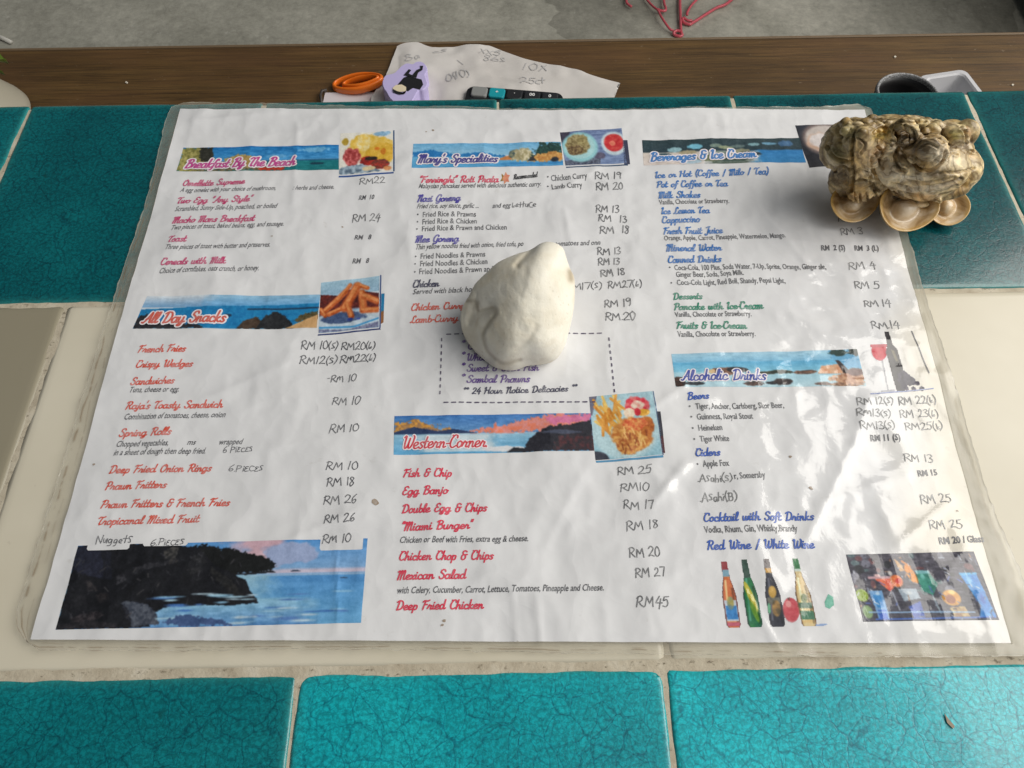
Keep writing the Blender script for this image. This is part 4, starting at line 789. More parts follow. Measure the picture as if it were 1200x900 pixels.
# western banner
p = Pic(340, 66, seed=13); p.grad(0, .48, (62, 120, 190), (110, 160, 210), tex=30); p.poly([(0, .2), (.05, .16), (.13, .1), (.16, .2), (.3, .4), (.3, .45), (0, .45)], (226, 160, 66), c2=(140, 110, 90), wob=.06); p.poly([(.34, .46), (.5, .3), (.8, .02), (1, 0), (1, .3), (.8, .45), (.55, .5)], (226, 150, 146), c2=(232, 130, 100), wob=.05); p.poly([(.76, .1), (1, 0), (1, .18), (.8, .3)], (214, 120, 160), 16, wob=.04)
p.poly([(0, .44), (.1, .3), (.22, .42), (.3, .36), (.42, .48), (0, .52)], (40, 60, 100), 10); p.grad(.48, 1, (150, 196, 222), (96, 170, 216), tex=22); p.grad(.5, .95, (206, 222, 230), (196, 220, 232), x0=.1, x1=.55, tex=16); p.ell(.72, .66, .05, .04, (60, 130, 180), 10, wob=.4); p.ell(.55, .9, .12, .08, (226, 228, 232), 10, wob=.6)
p.poly([(.56, 1), (.6, .86), (.66, .9), (.7, 1)], (34, 36, 44), 8); p.poly([(.64, 1), (.68, .62), (.78, .34), (.9, .3), (1, .18), (1, 1)], (38, 38, 48), 12, wob=.02); p.poly([(.78, 1), (.84, .6), (1, .55), (1, 1)], (84, 42, 48), c2=(40, 36, 44), wob=.05); p.ell(.84, .5, .1, .06, (70, 76, 96), 16, wob=.6)
p.grain(); p.make('banner_picture', ((463, 490), (692, 486), (696, 530), (462, 535)))
p = Pic(12, 60, (56, 56, 68), 14); p.a[36:] = (90, 50, 54); p.grain(10); p.make('banner_picture', ((768.4, 485), (773, 485), (778.5, 533), (775.5, 534)))
# chicken and chips photograph
p = Pic(124, 124, (160, 200, 214), 15); p.grad(0, 1, (170, 204, 216), (150, 194, 210), tex=10); p.ell(.5, .55, .56, .5, (184, 214, 222), 5); p.ell(.02, 1., .2, .14, (52, 56, 70), 6); p.poly([(0, 0), (.12, 0), (.02, .3), (0, .3)], (110, 110, 130), 10)
rng_ = random.Random(5)
for k in range(30):
    cx, cy = rng_.uniform(.12, .44), rng_.uniform(.1, .5); an = rng_.uniform(.7, 2.2); L_ = rng_.uniform(.08, .15)
    p.line((cx - math.cos(an) * L_, cy - math.sin(an) * L_), (cx + math.cos(an) * L_, cy + math.sin(an) * L_), .026, rng_.choice([(232, 176, 76), (240, 200, 110), (214, 140, 50), (226, 160, 70)]), 20)
p.ell(.72, .2, .2, .15, (214, 52, 70), c2=(230, 120, 120), wob=.5, sc=22); p.ell(.74, .2, .11, .08, (238, 216, 196), c2=(230, 150, 140), wob=.6); p.ell(.6, .32, .09, .09, (240, 216, 190), 20, wob=.4); p.ell(.8, .34, .1, .06, (228, 170, 60), 20, wob=.4); p.ell(.72, .32, .05, .07, (214, 50, 66), 20, wob=.5)
p.ell(.6, .66, .33, .28, (196, 118, 52), c2=(232, 176, 96), wob=.35, sc=22); p.ell(.82, .55, .14, .16, (206, 124, 54), c2=(170, 86, 36), wob=.4, sc=24); p.ell(.52, .78, .2, .18, (176, 96, 44), c2=(226, 168, 92), wob=.5, sc=26); p.ell(.66, .5, .22, .1, (214, 92, 50), c2=(232, 160, 90), wob=.5, sc=26)
for k in range(14): x_, y_ = rng_.uniform(.34, .84), rng_.uniform(.5, .86); p.line((x_, y_), (x_ + rng_.uniform(-.04, .04), y_ + .09), .012, rng_.choice([(140, 70, 30), (240, 196, 120), (150, 80, 40)]))
p.grain(20, 40); p.make('dish_picture', ((690, 467.5), (763.5, 461), (775, 535), (697.5, 541)))
p = Pic(90, 8, (90, 150, 190), 3); p.make('picture_border', ((697.8, 541.8), (776, 535.6), (776.6, 538.4), (698.4, 544))); p = Pic(8, 90, (100, 130, 160), 3); p.make('picture_border', ((763.9, 460.8), (765.2, 460.7), (777, 535.6), (775.6, 535.8)))
# alcohol banner
p = Pic(330, 64, seed=16); p.grad(0, .4, (170, 212, 234), (120, 186, 224), tex=24); p.grad(.26, .6, (100, 180, 222), (140, 204, 230), tex=20); p.grad(.55, 1, (170, 216, 234), (190, 222, 234), tex=18)
for (x, y, a_, b_, c_, c2) in ((.02, .86, .04, .16, (90, 60, 50), (50, 44, 44)), (.1, .9, .06, .05, (60, 66, 70), (40, 44, 50)), (.28, .56, .09, .12, (90, 62, 54), (150, 110, 90)), (.2, .56, .02, .07, (226, 196, 150), (226, 196, 150)), (.34, .52, .06, .09, (70, 56, 54), (40, 40, 44)), (.42, .9, .06, .07, (120, 90, 80), (60, 54, 54)), (.5, .6, .06, .05, (80, 80, 60), (50, 54, 50)), (.57, .58, .06, .06, (66, 72, 56), (40, 48, 44)), (.52, .88, .04, .05, (50, 50, 56), (30, 34, 40)), (.57, .86, .055, .1, (84, 70, 66), (50, 46, 48)), (.7, .6, .06, .06, (150, 110, 90), (70, 56, 50)), (.78, .93, .05, .05, (130, 100, 90), (80, 66, 60)), (.9, .95, .1, .06, (190, 150, 120), (120, 90, 76))): p.ell(x, y, a_, b_, c_, c2=c2, wob=.5, sc=20)
p.poly([(.76, .66), (.79, .44), (.88, .4), (.92, .66)], (214, 150, 112), c2=(226, 184, 150)); p.poly([(.84, .0), (1, 0), (1, .5), (.92, .54), (.86, .3)], (110, 176, 216), 16, wob=.03); p.ell(.9, .08, .05, .1, (44, 70, 66), 20, wob=.8); p.ell(.98, .06, .03, .14, (50, 60, 56), 20, wob=.8); p.poly([(.87, .3), (.89, .3), (.94, .66), (.9, .68)], (60, 50, 50), 12); p.poly([(.8, .8), (.94, .6), (1, .55), (1, .9), (.9, .98)], (222, 180, 146), c2=(170, 120, 96), wob=.03); p.ell(.96, .62, .05, .12, (110, 80, 76), 20, wob=.4)
p.grain(); p.make('banner_picture', ((786, 417), (1002, 412), (1013, 455), (791, 456)))
# wine cut-out
p = Pic(90, 90, (225, 225, 228), 17)
M_ = p.ell(.08 + .12, .32, .15, .17, (206, 48, 66), 16); M_ &= p.Y > .22; p.put((p.Y < .22) * 1.0, (225, 225, 228)); M_ = M_ | p.poly([(.04, .21), (.36, .21), (.36, .26), (.04, .26)], (190, 60, 76), 14)
for q_ in (([(.22, .48), (.26, .48), (.3, .95), (.27, .95)], (180, 180, 186)), ([(.16, .95), (.4, .94), (.4, .98), (.16, .99)], (170, 170, 178)), ([(.34, 0), (.44, 0), (.47, .2), (.55, .29), (.58, .5), (.62, .96), (.42, .98), (.36, .6), (.32, .35), (.36, .24)], (40, 36, 40)), ([(.42, .3), (.48, .31), (.53, .5), (.48, .5)], (110, 102, 80))): M_ = M_ | p.poly(*q_, 10)
for k in range(26): x_, y_ = rng_.uniform(.5, .84), rng_.uniform(.68, .95); M_ = M_ | p.ell(min(x_, .5 + (y_ - .6) * 1.1), y_, .045, .045, (70, 62, 82), c2=(46, 42, 60))
M_ = M_ & (p.Y < .99); p.grain(10); p.make('drink_picture', ((1014, 392), (1072, 391), (1092, 462), (1018, 464)), mask=M_)
# bay picture at the lower left
p = Pic(420, 124, seed=18); p.grad(0, .42, (86, 150, 214), (140, 180, 222), tex=20); p.grad(0, .34, (214, 176, 190), (222, 190, 200), x0=.5, x1=.74, tex=14); p.ell(.74, .16, .1, .14, (160, 176, 214), 12, wob=.5); p.grad(.34, .40, (206, 196, 214), (206, 196, 216), x0=.62, tex=10); p.grad(.41, 1, (84, 150, 212), (110, 176, 224), tex=18); p.grad(.40, .75, (160, 200, 220), (110, 170, 214), x1=.72, tex=18); p.grad(.68, 1, (150, 200, 226), (96, 150, 206), x1=.86, tex=34, sc=16)
p.poly([(.3, .04), (.34, .02), (.38, .06), (.44, .03), (.5, .09), (.53, .06), (.56, .13), (.60, .15), (.64, .18), (.67, .22), (.695, .30), (.69, .35), (.66, .38), (.5, .41), (.3, .42)], (17, 19, 20), 7, wob=.022, wf=46); p.poly([(.44, .405), (.6, .39), (.685, .37), (.7, .39), (.6, .415)], (30, 30, 34), 6); p.poly([(.745, .39), (.755, .372), (.77, .37), (.785, .385)], (46, 56, 76), 4); p.poly([(.915, .475), (.928, .462), (.945, .474)], (40, 50, 66), 4)
p.poly([(0, 0), (.33, 0), (.38, .05), (.42, .07), (.45, .16), (.49, .30), (.545, .37), (.575, .44), (.60, .47), (.62, .60), (.655, .745), (.56, .765), (.45, .755), (.34, .775), (.30, .85), (.29, .9), (.305, .985), (.24, 1), (0, 1)], (20, 21, 27), 11, sc=18, wob=.006, wf=26)
def facet(pts, c_, c2, wb=.012): p.poly(pts, c_, c2=c2, wob=wb, wf=30, sc=34)
facet([(.0, .0), (.075, .0), (.10, .2), (.115, .42), (.05, .36), (.0, .3)], (40, 43, 60), (26, 28, 42)); facet([(.08, .02), (.12, .1), (.15, .44), (.118, .4), (.105, .2)], (22, 23, 32), (30, 32, 44)); facet([(.205, .30), (.25, .24), (.33, .215), (.40, .21), (.33, .26), (.26, .32), (.225, .38)], (52, 52, 58), (28, 29, 35)); facet([(.30, .10), (.335, .04), (.355, .07), (.345, .17), (.315, .20)], (82, 80, 78), (38, 38, 40)); facet([(.33, .2), (.345, .17), (.36, .23), (.33, .27)], (60, 58, 58), (30, 30, 34))
facet([(.155, .40), (.185, .36), (.195, .44), (.17, .50)], (64, 64, 70), (30, 30, 36)); facet([(.05, .42), (.075, .45), (.105, .55), (.075, .57)], (58, 54, 56), (28, 27, 32)); facet([(.02, .6), (.06, .58), (.08, .7), (.05, .78)], (34, 34, 40), (24, 25, 30)); facet([(.10, .60), (.14, .58), (.155, .66), (.12, .70)], (50, 46, 48), (26, 25, 30)); facet([(.04, .86), (.12, .80), (.15, .84), (.11, .93), (.05, .95)], (66, 60, 64), (30, 28, 33)); facet([(.0, .95), (.1, .9), (.2, .95), (.2, 1), (0, 1)], (50, 47, 52), (26, 25, 30))
facet([(.195, .70), (.235, .69), (.285, .74), (.315, .83), (.335, .955), (.25, .985), (.235, .9)], (92, 98, 110), (52, 58, 72)); facet([(.205, .72), (.225, .8), (.24, .93), (.22, .9)], (40, 42, 52), (30, 31, 40)); facet([(.47, .30), (.51, .38), (.56, .50), (.60, .66), (.57, .64), (.52, .52), (.48, .40)], (46, 45, 46), (24, 25, 28)); facet([(.40, .16), (.44, .18), (.46, .26), (.42, .25)], (62, 62, 66), (26, 27, 31)); facet([(.39, .33), (.43, .30), (.45, .36), (.41, .38)], (44, 44, 48), (22, 23, 27)); facet([(.53, .52), (.56, .54), (.58, .66), (.555, .68)], (40, 38, 38), (24, 24, 27))
for k in range(60):
    x_, y_ = rng_.uniform(.01, .6), rng_.uniform(.1, .95)
    if y_ > .74 and x_ > .27: continue
    p.line((x_, y_), (x_ + rng_.uniform(-.02, .02), y_ + rng_.uniform(.02, .07)), .008, rng_.choice([(58, 58, 64), (46, 46, 52), (70, 68, 70), (36, 36, 42)]))
for k in range(40):
    x_, y_ = rng_.uniform(.33, .95), rng_.uniform(.62, .98); p.ell(x_, y_, rng_.uniform(.02, .07), rng_.uniform(.008, .02), rng_.choice([(176, 214, 234), (86, 128, 190), (140, 190, 224), (70, 120, 190), (190, 216, 232)]), 12, wob=.7, edge=.6)
p.poly([(.34, .93), (.40, .86), (.47, .88), (.54, .93), (.58, .985), (.40, .985)], (84, 108, 156), c2=(60, 84, 130), wob=.02, wf=30)
p.grain(8, 30)
cut = np.ones_like(p.m)
def pill(x0, y0, x1, y1):
    r_ = .03; dx = np.maximum(np.maximum(x0 + r_ / p.asp - p.X, p.X - x1 + r_ / p.asp), 0) * p.asp; dy = np.maximum(np.maximum(y0 + r_ - p.Y, p.Y - y1 + r_), 0); cut[np.hypot(dx, dy) < r_] = False
pill(.035, -.3, .18, .06); pill(.228, -.3, .378, .03); pill(.84, -.3, .985, .135)
p.make('bay_picture', ((94, 641), (432, 633), (424.5, 731.5), (69, 739.5)), mask=cut)
# bottles, apple and mint
p = Pic(200, 130, (226, 226, 230), 19); M_ = np.zeros_like(p.m)
def bottle(tx, ty, bx, by, wt, wb, body, cap, lab, neck=.34, sh=.5, edge=(70, 60, 60)):
    global M_
    L_ = by - ty
    def at(t, o): return (tx + (bx - tx) * t + o, ty + L_ * t)
    wt *= .72; out = [(0, -wt), (.27, -wt * 1.2), (.36, -wt * 1.7), (.45, -wb * .86), (.54, -wb), (.96, -wb), (1, -wb * .8)]
    pts = [at(t, o) for t, o in out] + [at(t, -o) for t, o in out[::-1]]
    M_ = M_ | p.poly(pts, edge, 8)
    pts = [at(t, o * .8) for t, o in out] + [at(t, -o * .8) for t, o in out[::-1]]
    p.poly(pts, body[0], c2=body[1], sc=9)
    p.line(at(.3, -wt * .5), at(.9, -wb * .55), .014, tuple(min(255, c_ + 60) for c_ in body[1]))
    p.line(at(.42, wb * .5), at(.95, wb * .62), .016, tuple(c_ * .62 for c_ in body[0])); p.poly([at(0, -wt), at(.14, -wt * 1.1), at(.14, wt * 1.1), at(0, wt)], cap, 14)
    for (t0, t1, f_, c_) in lab: p.poly([at(t0, -wb * f_), at(t1, -wb * f_), at(t1, wb * f_), at(t0, wb * f_)], c_, 22, sc=30)
    return at
at = bottle(.064, .05, .096, .985, .036, .062, ((210, 110, 60), (226, 150, 90)), (150, 60, 66), [(.13, .24, .45, (130, 170, 190)), (.6, .9, .8, (196, 206, 220)), (.68, .88, .74, (44, 130, 200)), (.92, .98, .85, (190, 90, 110))], edge=(110, 60, 60)); p.ell(*at(.64, 0), .03, .1, (90, 130, 150), c2=(170, 160, 90))
at = bottle(.232, .03, .275, .985, .036, .062, ((40, 130, 70), (30, 110, 80)), (50, 76, 66), [(.02, .28, .42, (50, 80, 70))], edge=(40, 80, 66)); p.ell(*at(.56, 0), .026, .24, (190, 180, 50), 14, rot=-.3); p.ell(*at(.78, .01), .02, .16, (120, 170, 60), 14, rot=-.3)
at = bottle(.413, .03, .46, .985, .036, .064, ((48, 52, 66), (40, 42, 56)), (60, 44, 48), [(.14, .22, .5, (196, 150, 70)), (.58, .68, .8, (110, 110, 100))], edge=(44, 44, 54)); p.ell(*at(.5, .0), .035, .09, (196, 156, 70), 24); p.ell(*at(.74, .01), .038, .12, (170, 130, 70), c2=(90, 76, 50)); p.ell(*at(.74, -.05), .014, .08, (110, 180, 140), 14)
M_ = M_ | p.ell(.578, .76, .072, .18, (196, 62, 76), c2=(214, 104, 110)); p.line((.57, .62), (.56, .55), .012, (90, 70, 60)); p.ell(.56, .68, .025, .05, (226, 150, 150), 10)
at = bottle(.66, .02, .72, .99, .037, .066, ((226, 190, 120), (220, 200, 150)), (70, 130, 84), [(.02, .16, .42, (60, 126, 78)), (.16, .2, .45, (200, 214, 204)), (.66, .74, .82, (70, 110, 84)), (.78, .9, .84, (60, 120, 90))], edge=(120, 90, 60)); p.ell(*at(.6, 0), .028, .07, (100, 116, 60), 22)
M_ = M_ | p.poly([(.86, .66), (.90, .54), (.94, .58), (.945, .70), (.90, .76), (.86, .73)], (84, 170, 140), c2=(130, 196, 176))
M_ = M_ | p.poly([(.77, .96), (.84, .945), (.89, .96), (.84, .985), (.77, .985)], (150, 176, 220), 10); p.grain(8, 40)
p.make('drink_picture', ((838, 655), (978, 653), (986, 736), (846, 738)), mask=M_)
# cocktail picture
p = Pic(210, 110, (70, 68, 82), 20); p.grad(0, 1, (74, 70, 84), (58, 58, 74), tex=44, sc=20)
for k in range(44): p.ell(rng_.random(), rng_.random() * .6, rng_.uniform(.01, .04), rng_.uniform(.02, .07), rng_.choice([(120, 120, 136), (40, 42, 50), (110, 70, 76), (90, 110, 116), (50, 46, 60)]), 18, wob=.6)
p.poly([(.17, .38), (.3, .36), (.3, .5), (.26, .58)], (222, 84, 66), c2=(236, 130, 90)); p.poly([(.12, .34), (.32, .34), (.32, .38), (.12, .38)], (190, 150, 160), 20); p.line((.275, .58), (.29, .84), .012, (170, 176, 190)); p.ell(.33, .42, .05, .1, (232, 120, 60), 20, rot=.8); p.ell(.34, .42, .02, .05, (210, 60, 50), 10, rot=.8)
p.poly([(.36, .08), (.39, .12), (.42, .26), (.38, .28)], (206, 160, 110), 20); p.ell(.46, .32, .035, .16, (236, 150, 50), 16, rot=-.3); p.line((.42, .12), (.47, .2), .02, (214, 130, 60)); p.poly([(.5, .3), (.6, .3), (.63, .48), (.57, .64), (.5, .56)], (44, 124, 112), c2=(70, 160, 140)); p.poly([(.5, .26), (.6, .27), (.6, .32), (.5, .32)], (130, 190, 196), 14); p.line((.565, .64), (.585, .9), .012, (150, 170, 180))
p.ell(.04, .62, .05, .1, (150, 176, 60), 18); p.ell(.05, .86, .04, .1, (130, 160, 110), 18); p.poly([(.1, .56), (.2, .55), (.2, .98), (.12, .98)], (120, 170, 220), 18); p.poly([(.12, .62), (.18, .62), (.18, .8), (.13, .8)], (50, 140, 210), 12); p.poly([(.12, .84), (.19, .84), (.19, .98), (.13, .98)], (50, 100, 200), 12); p.poly([(.32, .54), (.46, .54), (.47, .68), (.34, .72)], (160, 176, 190), 16); p.poly([(.36, .8), (.46, .72), (.46, .98), (.38, .98)], (70, 96, 180), 20)
p.ell(.7, .68, .075, .12, (214, 150, 50), 22); p.ell(.69, .7, .04, .07, (150, 80, 40), 20); p.poly([(.66, .82), (.78, .8), (.8, .98), (.68, .98)], (150, 110, 70), c2=(210, 190, 130)); p.poly([(.82, .32), (.95, .32), (.99, .96), (.86, .97), (.9, .8)], (44, 130, 210), c2=(70, 160, 230)); p.line((.83, .34), (.95, .33), .022, (90, 180, 230)); p.line((.06, .87), (.84, .885), .012, (150, 190, 230)); p.line((.1, .97), (.98, .96), .012, (60, 110, 210))
for k in range(70):
    x_, y_ = rng_.random(), rng_.random(); L_ = rng_.uniform(.02, .1); an = rng_.choice([0, 1.4, 1.7, 2.2, .6]); p.line((x_, y_), (x_ + math.cos(an) * L_ * .5, y_ + math.sin(an) * L_), rng_.uniform(.006, .012), rng_.choice([(190, 200, 214), (150, 160, 180), (110, 116, 136), (40, 40, 50), (210, 216, 226), (90, 110, 190), (200, 150, 110)]))
for (x_, y_, rx_, ry_, c_) in ((.3, .3, .02, .05, (226, 222, 220)), (.2, .33, .03, .03, (230, 190, 190)), (.54, .36, .02, .06, (120, 200, 190)), (.88, .42, .03, .08, (130, 196, 240)), (.16, .6, .02, .04, (180, 210, 235)), (.72, .6, .03, .04, (240, 206, 120)), (.4, .6, .03, .04, (200, 210, 216)), (.93, .7, .02, .1, (30, 100, 190)), (.4, .2, .02, .04, (226, 190, 150))): p.ell(x_, y_, rx_, ry_, c_, 20, wob=.6, edge=.5)
p.grain(22, 40); p.make('drink_picture', ((990, 651), (1138, 648), (1167.5, 728), (1009, 730)))
# small brown specks stuck to the sheet
for (x, y, r_) in ((440, 590, .0018), (442, 592, .0014), (521, 729, .0009), (519, 734, .0008), (500, 158, .0008), (508, 156, .001), (924, 538, .0009), (948, 574, .001), (949, 575, .0008), (320, 280, .0007), (112, 546, .0008), (402, 268, .0007), (640, 330, .0006), (1120, 600, .0007)):
    c = pl(x, y)[:2]; an = np.linspace(0, 2 * np.pi, 9)[:-1]; rr = r_ * (0.6 + 0.5 * np.array([rng_.random() for _ in an])); V_ = np.stack([c[0] + rr * np.cos(an) * 1.3, c[1] + rr * np.sin(an)], 1)
    b = Buf(); b.add(np.column_stack([V_, hz(V_[:, 0], V_[:, 1]) + UP_T]), [list(range(8))]); b.make('stain', ink((150, 128, 104), 0.4))
# ------------------------------------------------------------------ white stone paperweight
M_stone = mat('white_stone', rough=0.62, spec=0.35); n = N(M_stone); pos = n.co('Object')
t = n.ramp(n.noise(34, 5, 0.6, pos, 0.4), [(0.3, (0.76, 0.69, 0.545)), (0.5, (0.84, 0.795, 0.68)), (0.72, (0.88, 0.85, 0.76))])
stn = n.ramp(n.noise(26, 3, 0.6, n.mapped(pos, (1, 1, 1), (0.31, 0.1, 0)), 0.8), [(0.60, (0, 0, 0)), (0.76, (1, 1, 1))])
t = n.mix(n.math('MULTIPLY', stn, 0.55), t, (0.56, 0.43, 0.25))
groove_tone = n.new('ShaderNodeAttribute', attribute_name='groove_tone').outputs['Fac']
t = n.mix(n.math('MULTIPLY', groove_tone, 0.55), t, (0.36, 0.29, 0.19))  # darker brown tone follows the grooves
pit = n.new('ShaderNodeTexVoronoi', feature='F1'); pit.inputs['Scale'].default_value = 330; n.link(pos, pit.inputs['Vector'])
pm = n.ramp(pit.outputs['Distance'], [(0.12, (0, 0, 0)), (0.3, (1, 1, 1))])
t = n.mix(n.math('MULTIPLY', n.math('SUBTRACT', 1.0, pm), n.math('MULTIPLY', n.ramp(n.noise(38, 3, 0.6, n.mapped(pos, (1, 1, 1), (0.2, 0.5, 0.3))), [(0.5, (0, 0, 0)), (0.7, (1, 1, 1))]), 0.5)), t, (0.50, 0.40, 0.26))
n.base(t); n.normal(n.bump(n.math('ADD', n.noise(150, 5, 0.65, pos), n.math('MULTIPLY', pm, 0.10)), 0.35, 0.0012))
def stone():
    S = [(700, 104), (640, 108), (575, 148), (500, 170), (400, 214), (330, 275), (270, 335), (236, 400), (200, 462), (186, 530), (202, 612), (250, 690), (330, 768), (390, 808), (480, 820), (560, 792), (690, 770), (758, 700), (790, 600), (812, 500), (822, 410), (820, 305), (795, 250), (775, 190), (755, 135)]
    px = [(500 + u / 4.736, 260 + v / 4.736) for u, v in S]
    cx, cy = 607.0, 362.0; hc = 0.026
    c0 = pl(cx, cy, hc); D = np.linalg.norm(c0 - np.array([0, 0, CAMH]))
    vd = (c0 - np.array([0, 0, CAMH])) / D; ax = np.cross(vd, [0, 0, 1]); ax /= np.linalg.norm(ax); up = np.cross(ax, vd)
    def off(x, y):
        d = (x - 600) / FPX * RT + (y - 450) / FPX * DN + FW; d = d / np.dot(d, vd) * D + np.array([0, 0, CAMH]) - c0
        return np.dot(d, ax), np.dot(d, up)
    pol = np.array([off(*q) for q in px]); pol = np.array(cat(pol, 5, True))
    th = np.arctan2(pol[:, 1], pol[:, 0]); rr = np.hypot(pol[:, 0], pol[:, 1]); o_ = np.argsort(th); th, rr = th[o_], rr[o_]
    nt, nphi = 220, 130
    T = np.linspace(-np.pi, np.pi, nt, endpoint=False); R_ = np.interp(T, th, rr, period=2 * np.pi)
    R_ = (np.roll(R_, 1) + 2 * R_ + np.roll(R_, -1)) / 4
    ph = np.linspace(0, np.pi, nphi + 2)[1:-1]
    A, B_ = np.meshgrid(T, ph); rho = np.sin(B_) ** 0.86; cc = np.cos(B_)
    x = rho * R_[None] * np.cos(A); y = rho * R_[None] * np.sin(A)
    cz = np.sign(cc) * np.abs(cc) ** 0.95 * 0.030
    # ridge: the left face falls away from a crest that runs from the tip to the lower middle
    cr_ = [off(500 + u / 4.736, 260 + v / 4.736) for u, v in ((600, 110), (560, 250), (530, 400), (480, 560), (430, 700), (430, 830))]
    cyv = np.array([q[1] for q in cr_])[::-1]; cxv = np.array([q[0] for q in cr_])[::-1]
    sd = np.interp(y, cyv, cxv) - x
    drop = np.where(cc > 0, np.log1p(np.exp(np.clip(sd / 0.0035, -30, 30))) * 0.0035, 0)
    cz = np.where(cc > 0, cz - np.minimum(drop * 0.50, 0.015) * np.clip(cc * 1.15, 0, 1) ** 0.8, cz)
    ve = np.zeros_like(x)
    def groove(pts, dep, wid, vn, side=0):
        nonlocal cz, ve
        P = [np.array(off(500 + u / 4.736, 260 + v / 4.736)) for u, v in pts]; P = np.array(cat(P, 6))
        dm = np.full(x.shape, 9.0)
        for a, b_ in zip(P[:-1], P[1:]):
            d = b_ - a; L = np.hypot(*d) + 1e-9; t_ = np.clip(((x - a[0]) * d[0] + (y - a[1]) * d[1]) / L ** 2, 0, 1)
            dm = np.minimum(dm, np.hypot(x - a[0] - t_ * d[0], y - a[1] - t_ * d[1]))
        k = np.exp(-(dm / wid) ** 2) * (cc > 0) * np.clip(cc * 3, 0, 1); cz = cz - dep * k; ve = np.maximum(ve, min(vn, 1.6) * np.exp(-(dm / (wid * 1.3)) ** 2) * (cc > 0))
    def scar(pts, dep, sm):
        nonlocal cz
        P = np.array([off(500 + u / 4.736, 260 + v / 4.736) for u, v in pts]); dm = np.full(x.shape, 9.0); ins = np.zeros(x.shape, bool)
        xx_ = x + (fbm(x * 160, y * 160, 131) - .5) * 0.003; yy_ = y + (fbm(x * 160 + 9, y * 160, 133) - .5) * 0.003
        for a, b_ in zip(P, np.roll(P, -1, 0)):
            d = b_ - a; t_ = np.clip(((xx_ - a[0]) * d[0] + (yy_ - a[1]) * d[1]) / (d @ d), 0, 1)
            dm = np.minimum(dm, np.hypot(xx_ - a[0] - t_ * d[0], yy_ - a[1] - t_ * d[1]))
            ins ^= ((a[1] > yy_) != (b_[1] > yy_)) & (xx_ < d[0] * (yy_ - a[1]) / (d[1] + 1e-12) + a[0])
        sdist = np.where(ins, dm, -dm); cz = cz - dep / (1 + np.exp(-sdist / sm)) * (cc > 0) * np.clip(cc * 3, 0, 1)
    scar([(150, 440), (235, 432), (275, 440), (292, 488), (372, 468), (384, 505), (345, 562), (318, 612), (334, 690), (380, 740), (330, 800), (150, 760)], 0.0017, 0.0006)
    scar([(330, 690), (375, 735), (430, 770), (520, 748), (600, 760), (560, 840), (300, 840)], 0.0012, 0.0007)
    groove([(225, 432), (275, 436), (290, 485), (370, 468), (385, 500), (345, 560), (318, 610), (335, 690), (375, 735), (430, 770), (520, 748)], 0.0007, 0.0011, 0.8)
    groove([(500, 240), (545, 190), (580, 150)], 0.0022, 0.002, 0.35)
    groove([(500, 690), (560, 640), (600, 570)], 0.0007, 0.002, 0.3)
    groove([(240, 540), (290, 500), (360, 475)], 0.0014, 0.003, 0.3)
    groove([(792, 275), (795, 312)], 0.0018, 0.0021, 1.5)
    W3 = c0 + x[..., None] * ax + y[..., None] * up - cz[..., None] * vd
    W3 = W3 + ((fbm(x * 70, y * 70 + cz * 60, 120) - .5) * 0.0018)[..., None] * (-vd) * (np.abs(cc) > .05)[..., None]
    W3 = W3.reshape(-1, 3)
    top = c0 - vd * (0.030 + 0) ; bot = c0 + vd * 0.030
    # settle on the sheet: flatten whatever reaches below it
    V = np.concatenate([W3, [W3[:nt].mean(0)], [W3[-nt:].mean(0)]])
    zmin = 0.0046
    lowz = V[:, 2] < zmin + 0.006
    V[:, 2] = np.where(lowz, zmin + np.maximum(0.006 * np.exp((V[:, 2] - zmin - 0.006) / 0.006) - 0.0006, 0), V[:, 2])
    i = np.arange(nt); F = []
    nphi_ = nphi
    quads = np.concatenate([np.stack([r * nt + i, (r + 1) * nt + i, (r + 1) * nt + (i + 1) % nt, r * nt + (i + 1) % nt], 1) for r in range(nphi_ - 1)]).tolist()
    n0 = nt * nphi_
    quads += [[n0, int(a), int((a + 1) % nt)] for a in i] + [[n0 + 1, (nphi_ - 1) * nt + int((a + 1) % nt), (nphi_ - 1) * nt + int(a)] for a in i]
    V[:, 2] -= V[:, 2].min() - 0.0030
    o = mk('stone', V, quads, M_stone, None, True, attrs={'groove_tone': np.concatenate([ve.ravel(), [0, 0]])})
    # base of the thing as its origin
    ctr = Vector((c0[0], c0[1], 0.003)); o.data.transform(Matrix.Translation(-ctr)); o.location = ctr
    return tag(o, 'smooth white stone lying as a paperweight on the middle of the menu', 'stone')
stone()

# ------------------------------------------------------------------ carved toad figurine
M_toad = mat('carved_stone', rough=0.46, spec=0.4, coat=0.18, coat_r=0.22); n = N(M_toad); pos = n.co('Object')
wv = n.new('ShaderNodeTexNoise'); wv.inputs['Scale'].default_value = 42; wv.inputs['Detail'].default_value = 4; n.link(pos, wv.inputs['Vector'])
sw = n.new('ShaderNodeVectorMath', operation='SCALE'); n.link(wv.outputs['Color'], sw.inputs[0]); sw.inputs['Scale'].default_value = 0.035
aw = n.new('ShaderNodeVectorMath', operation='ADD'); n.link(pos, aw.inputs[0]); n.link(sw.outputs[0], aw.inputs[1])
band = n.new('ShaderNodeTexWave', wave_type='BANDS', bands_direction='Z'); band.inputs['Scale'].default_value = 38; band.inputs['Distortion'].default_value = 7; band.inputs['Detail'].default_value = 3; n.link(aw.outputs[0], band.inputs['Vector'])
t = n.ramp(n.noise(48, 5, 0.6, pos, 0.6), [(0.36, (0.10, 0.066, 0.022)), (0.44, (0.25, 0.18, 0.085)), (0.51, (0.44, 0.345, 0.19)), (0.58, (0.58, 0.475, 0.30)), (0.68, (0.70, 0.62, 0.48))])
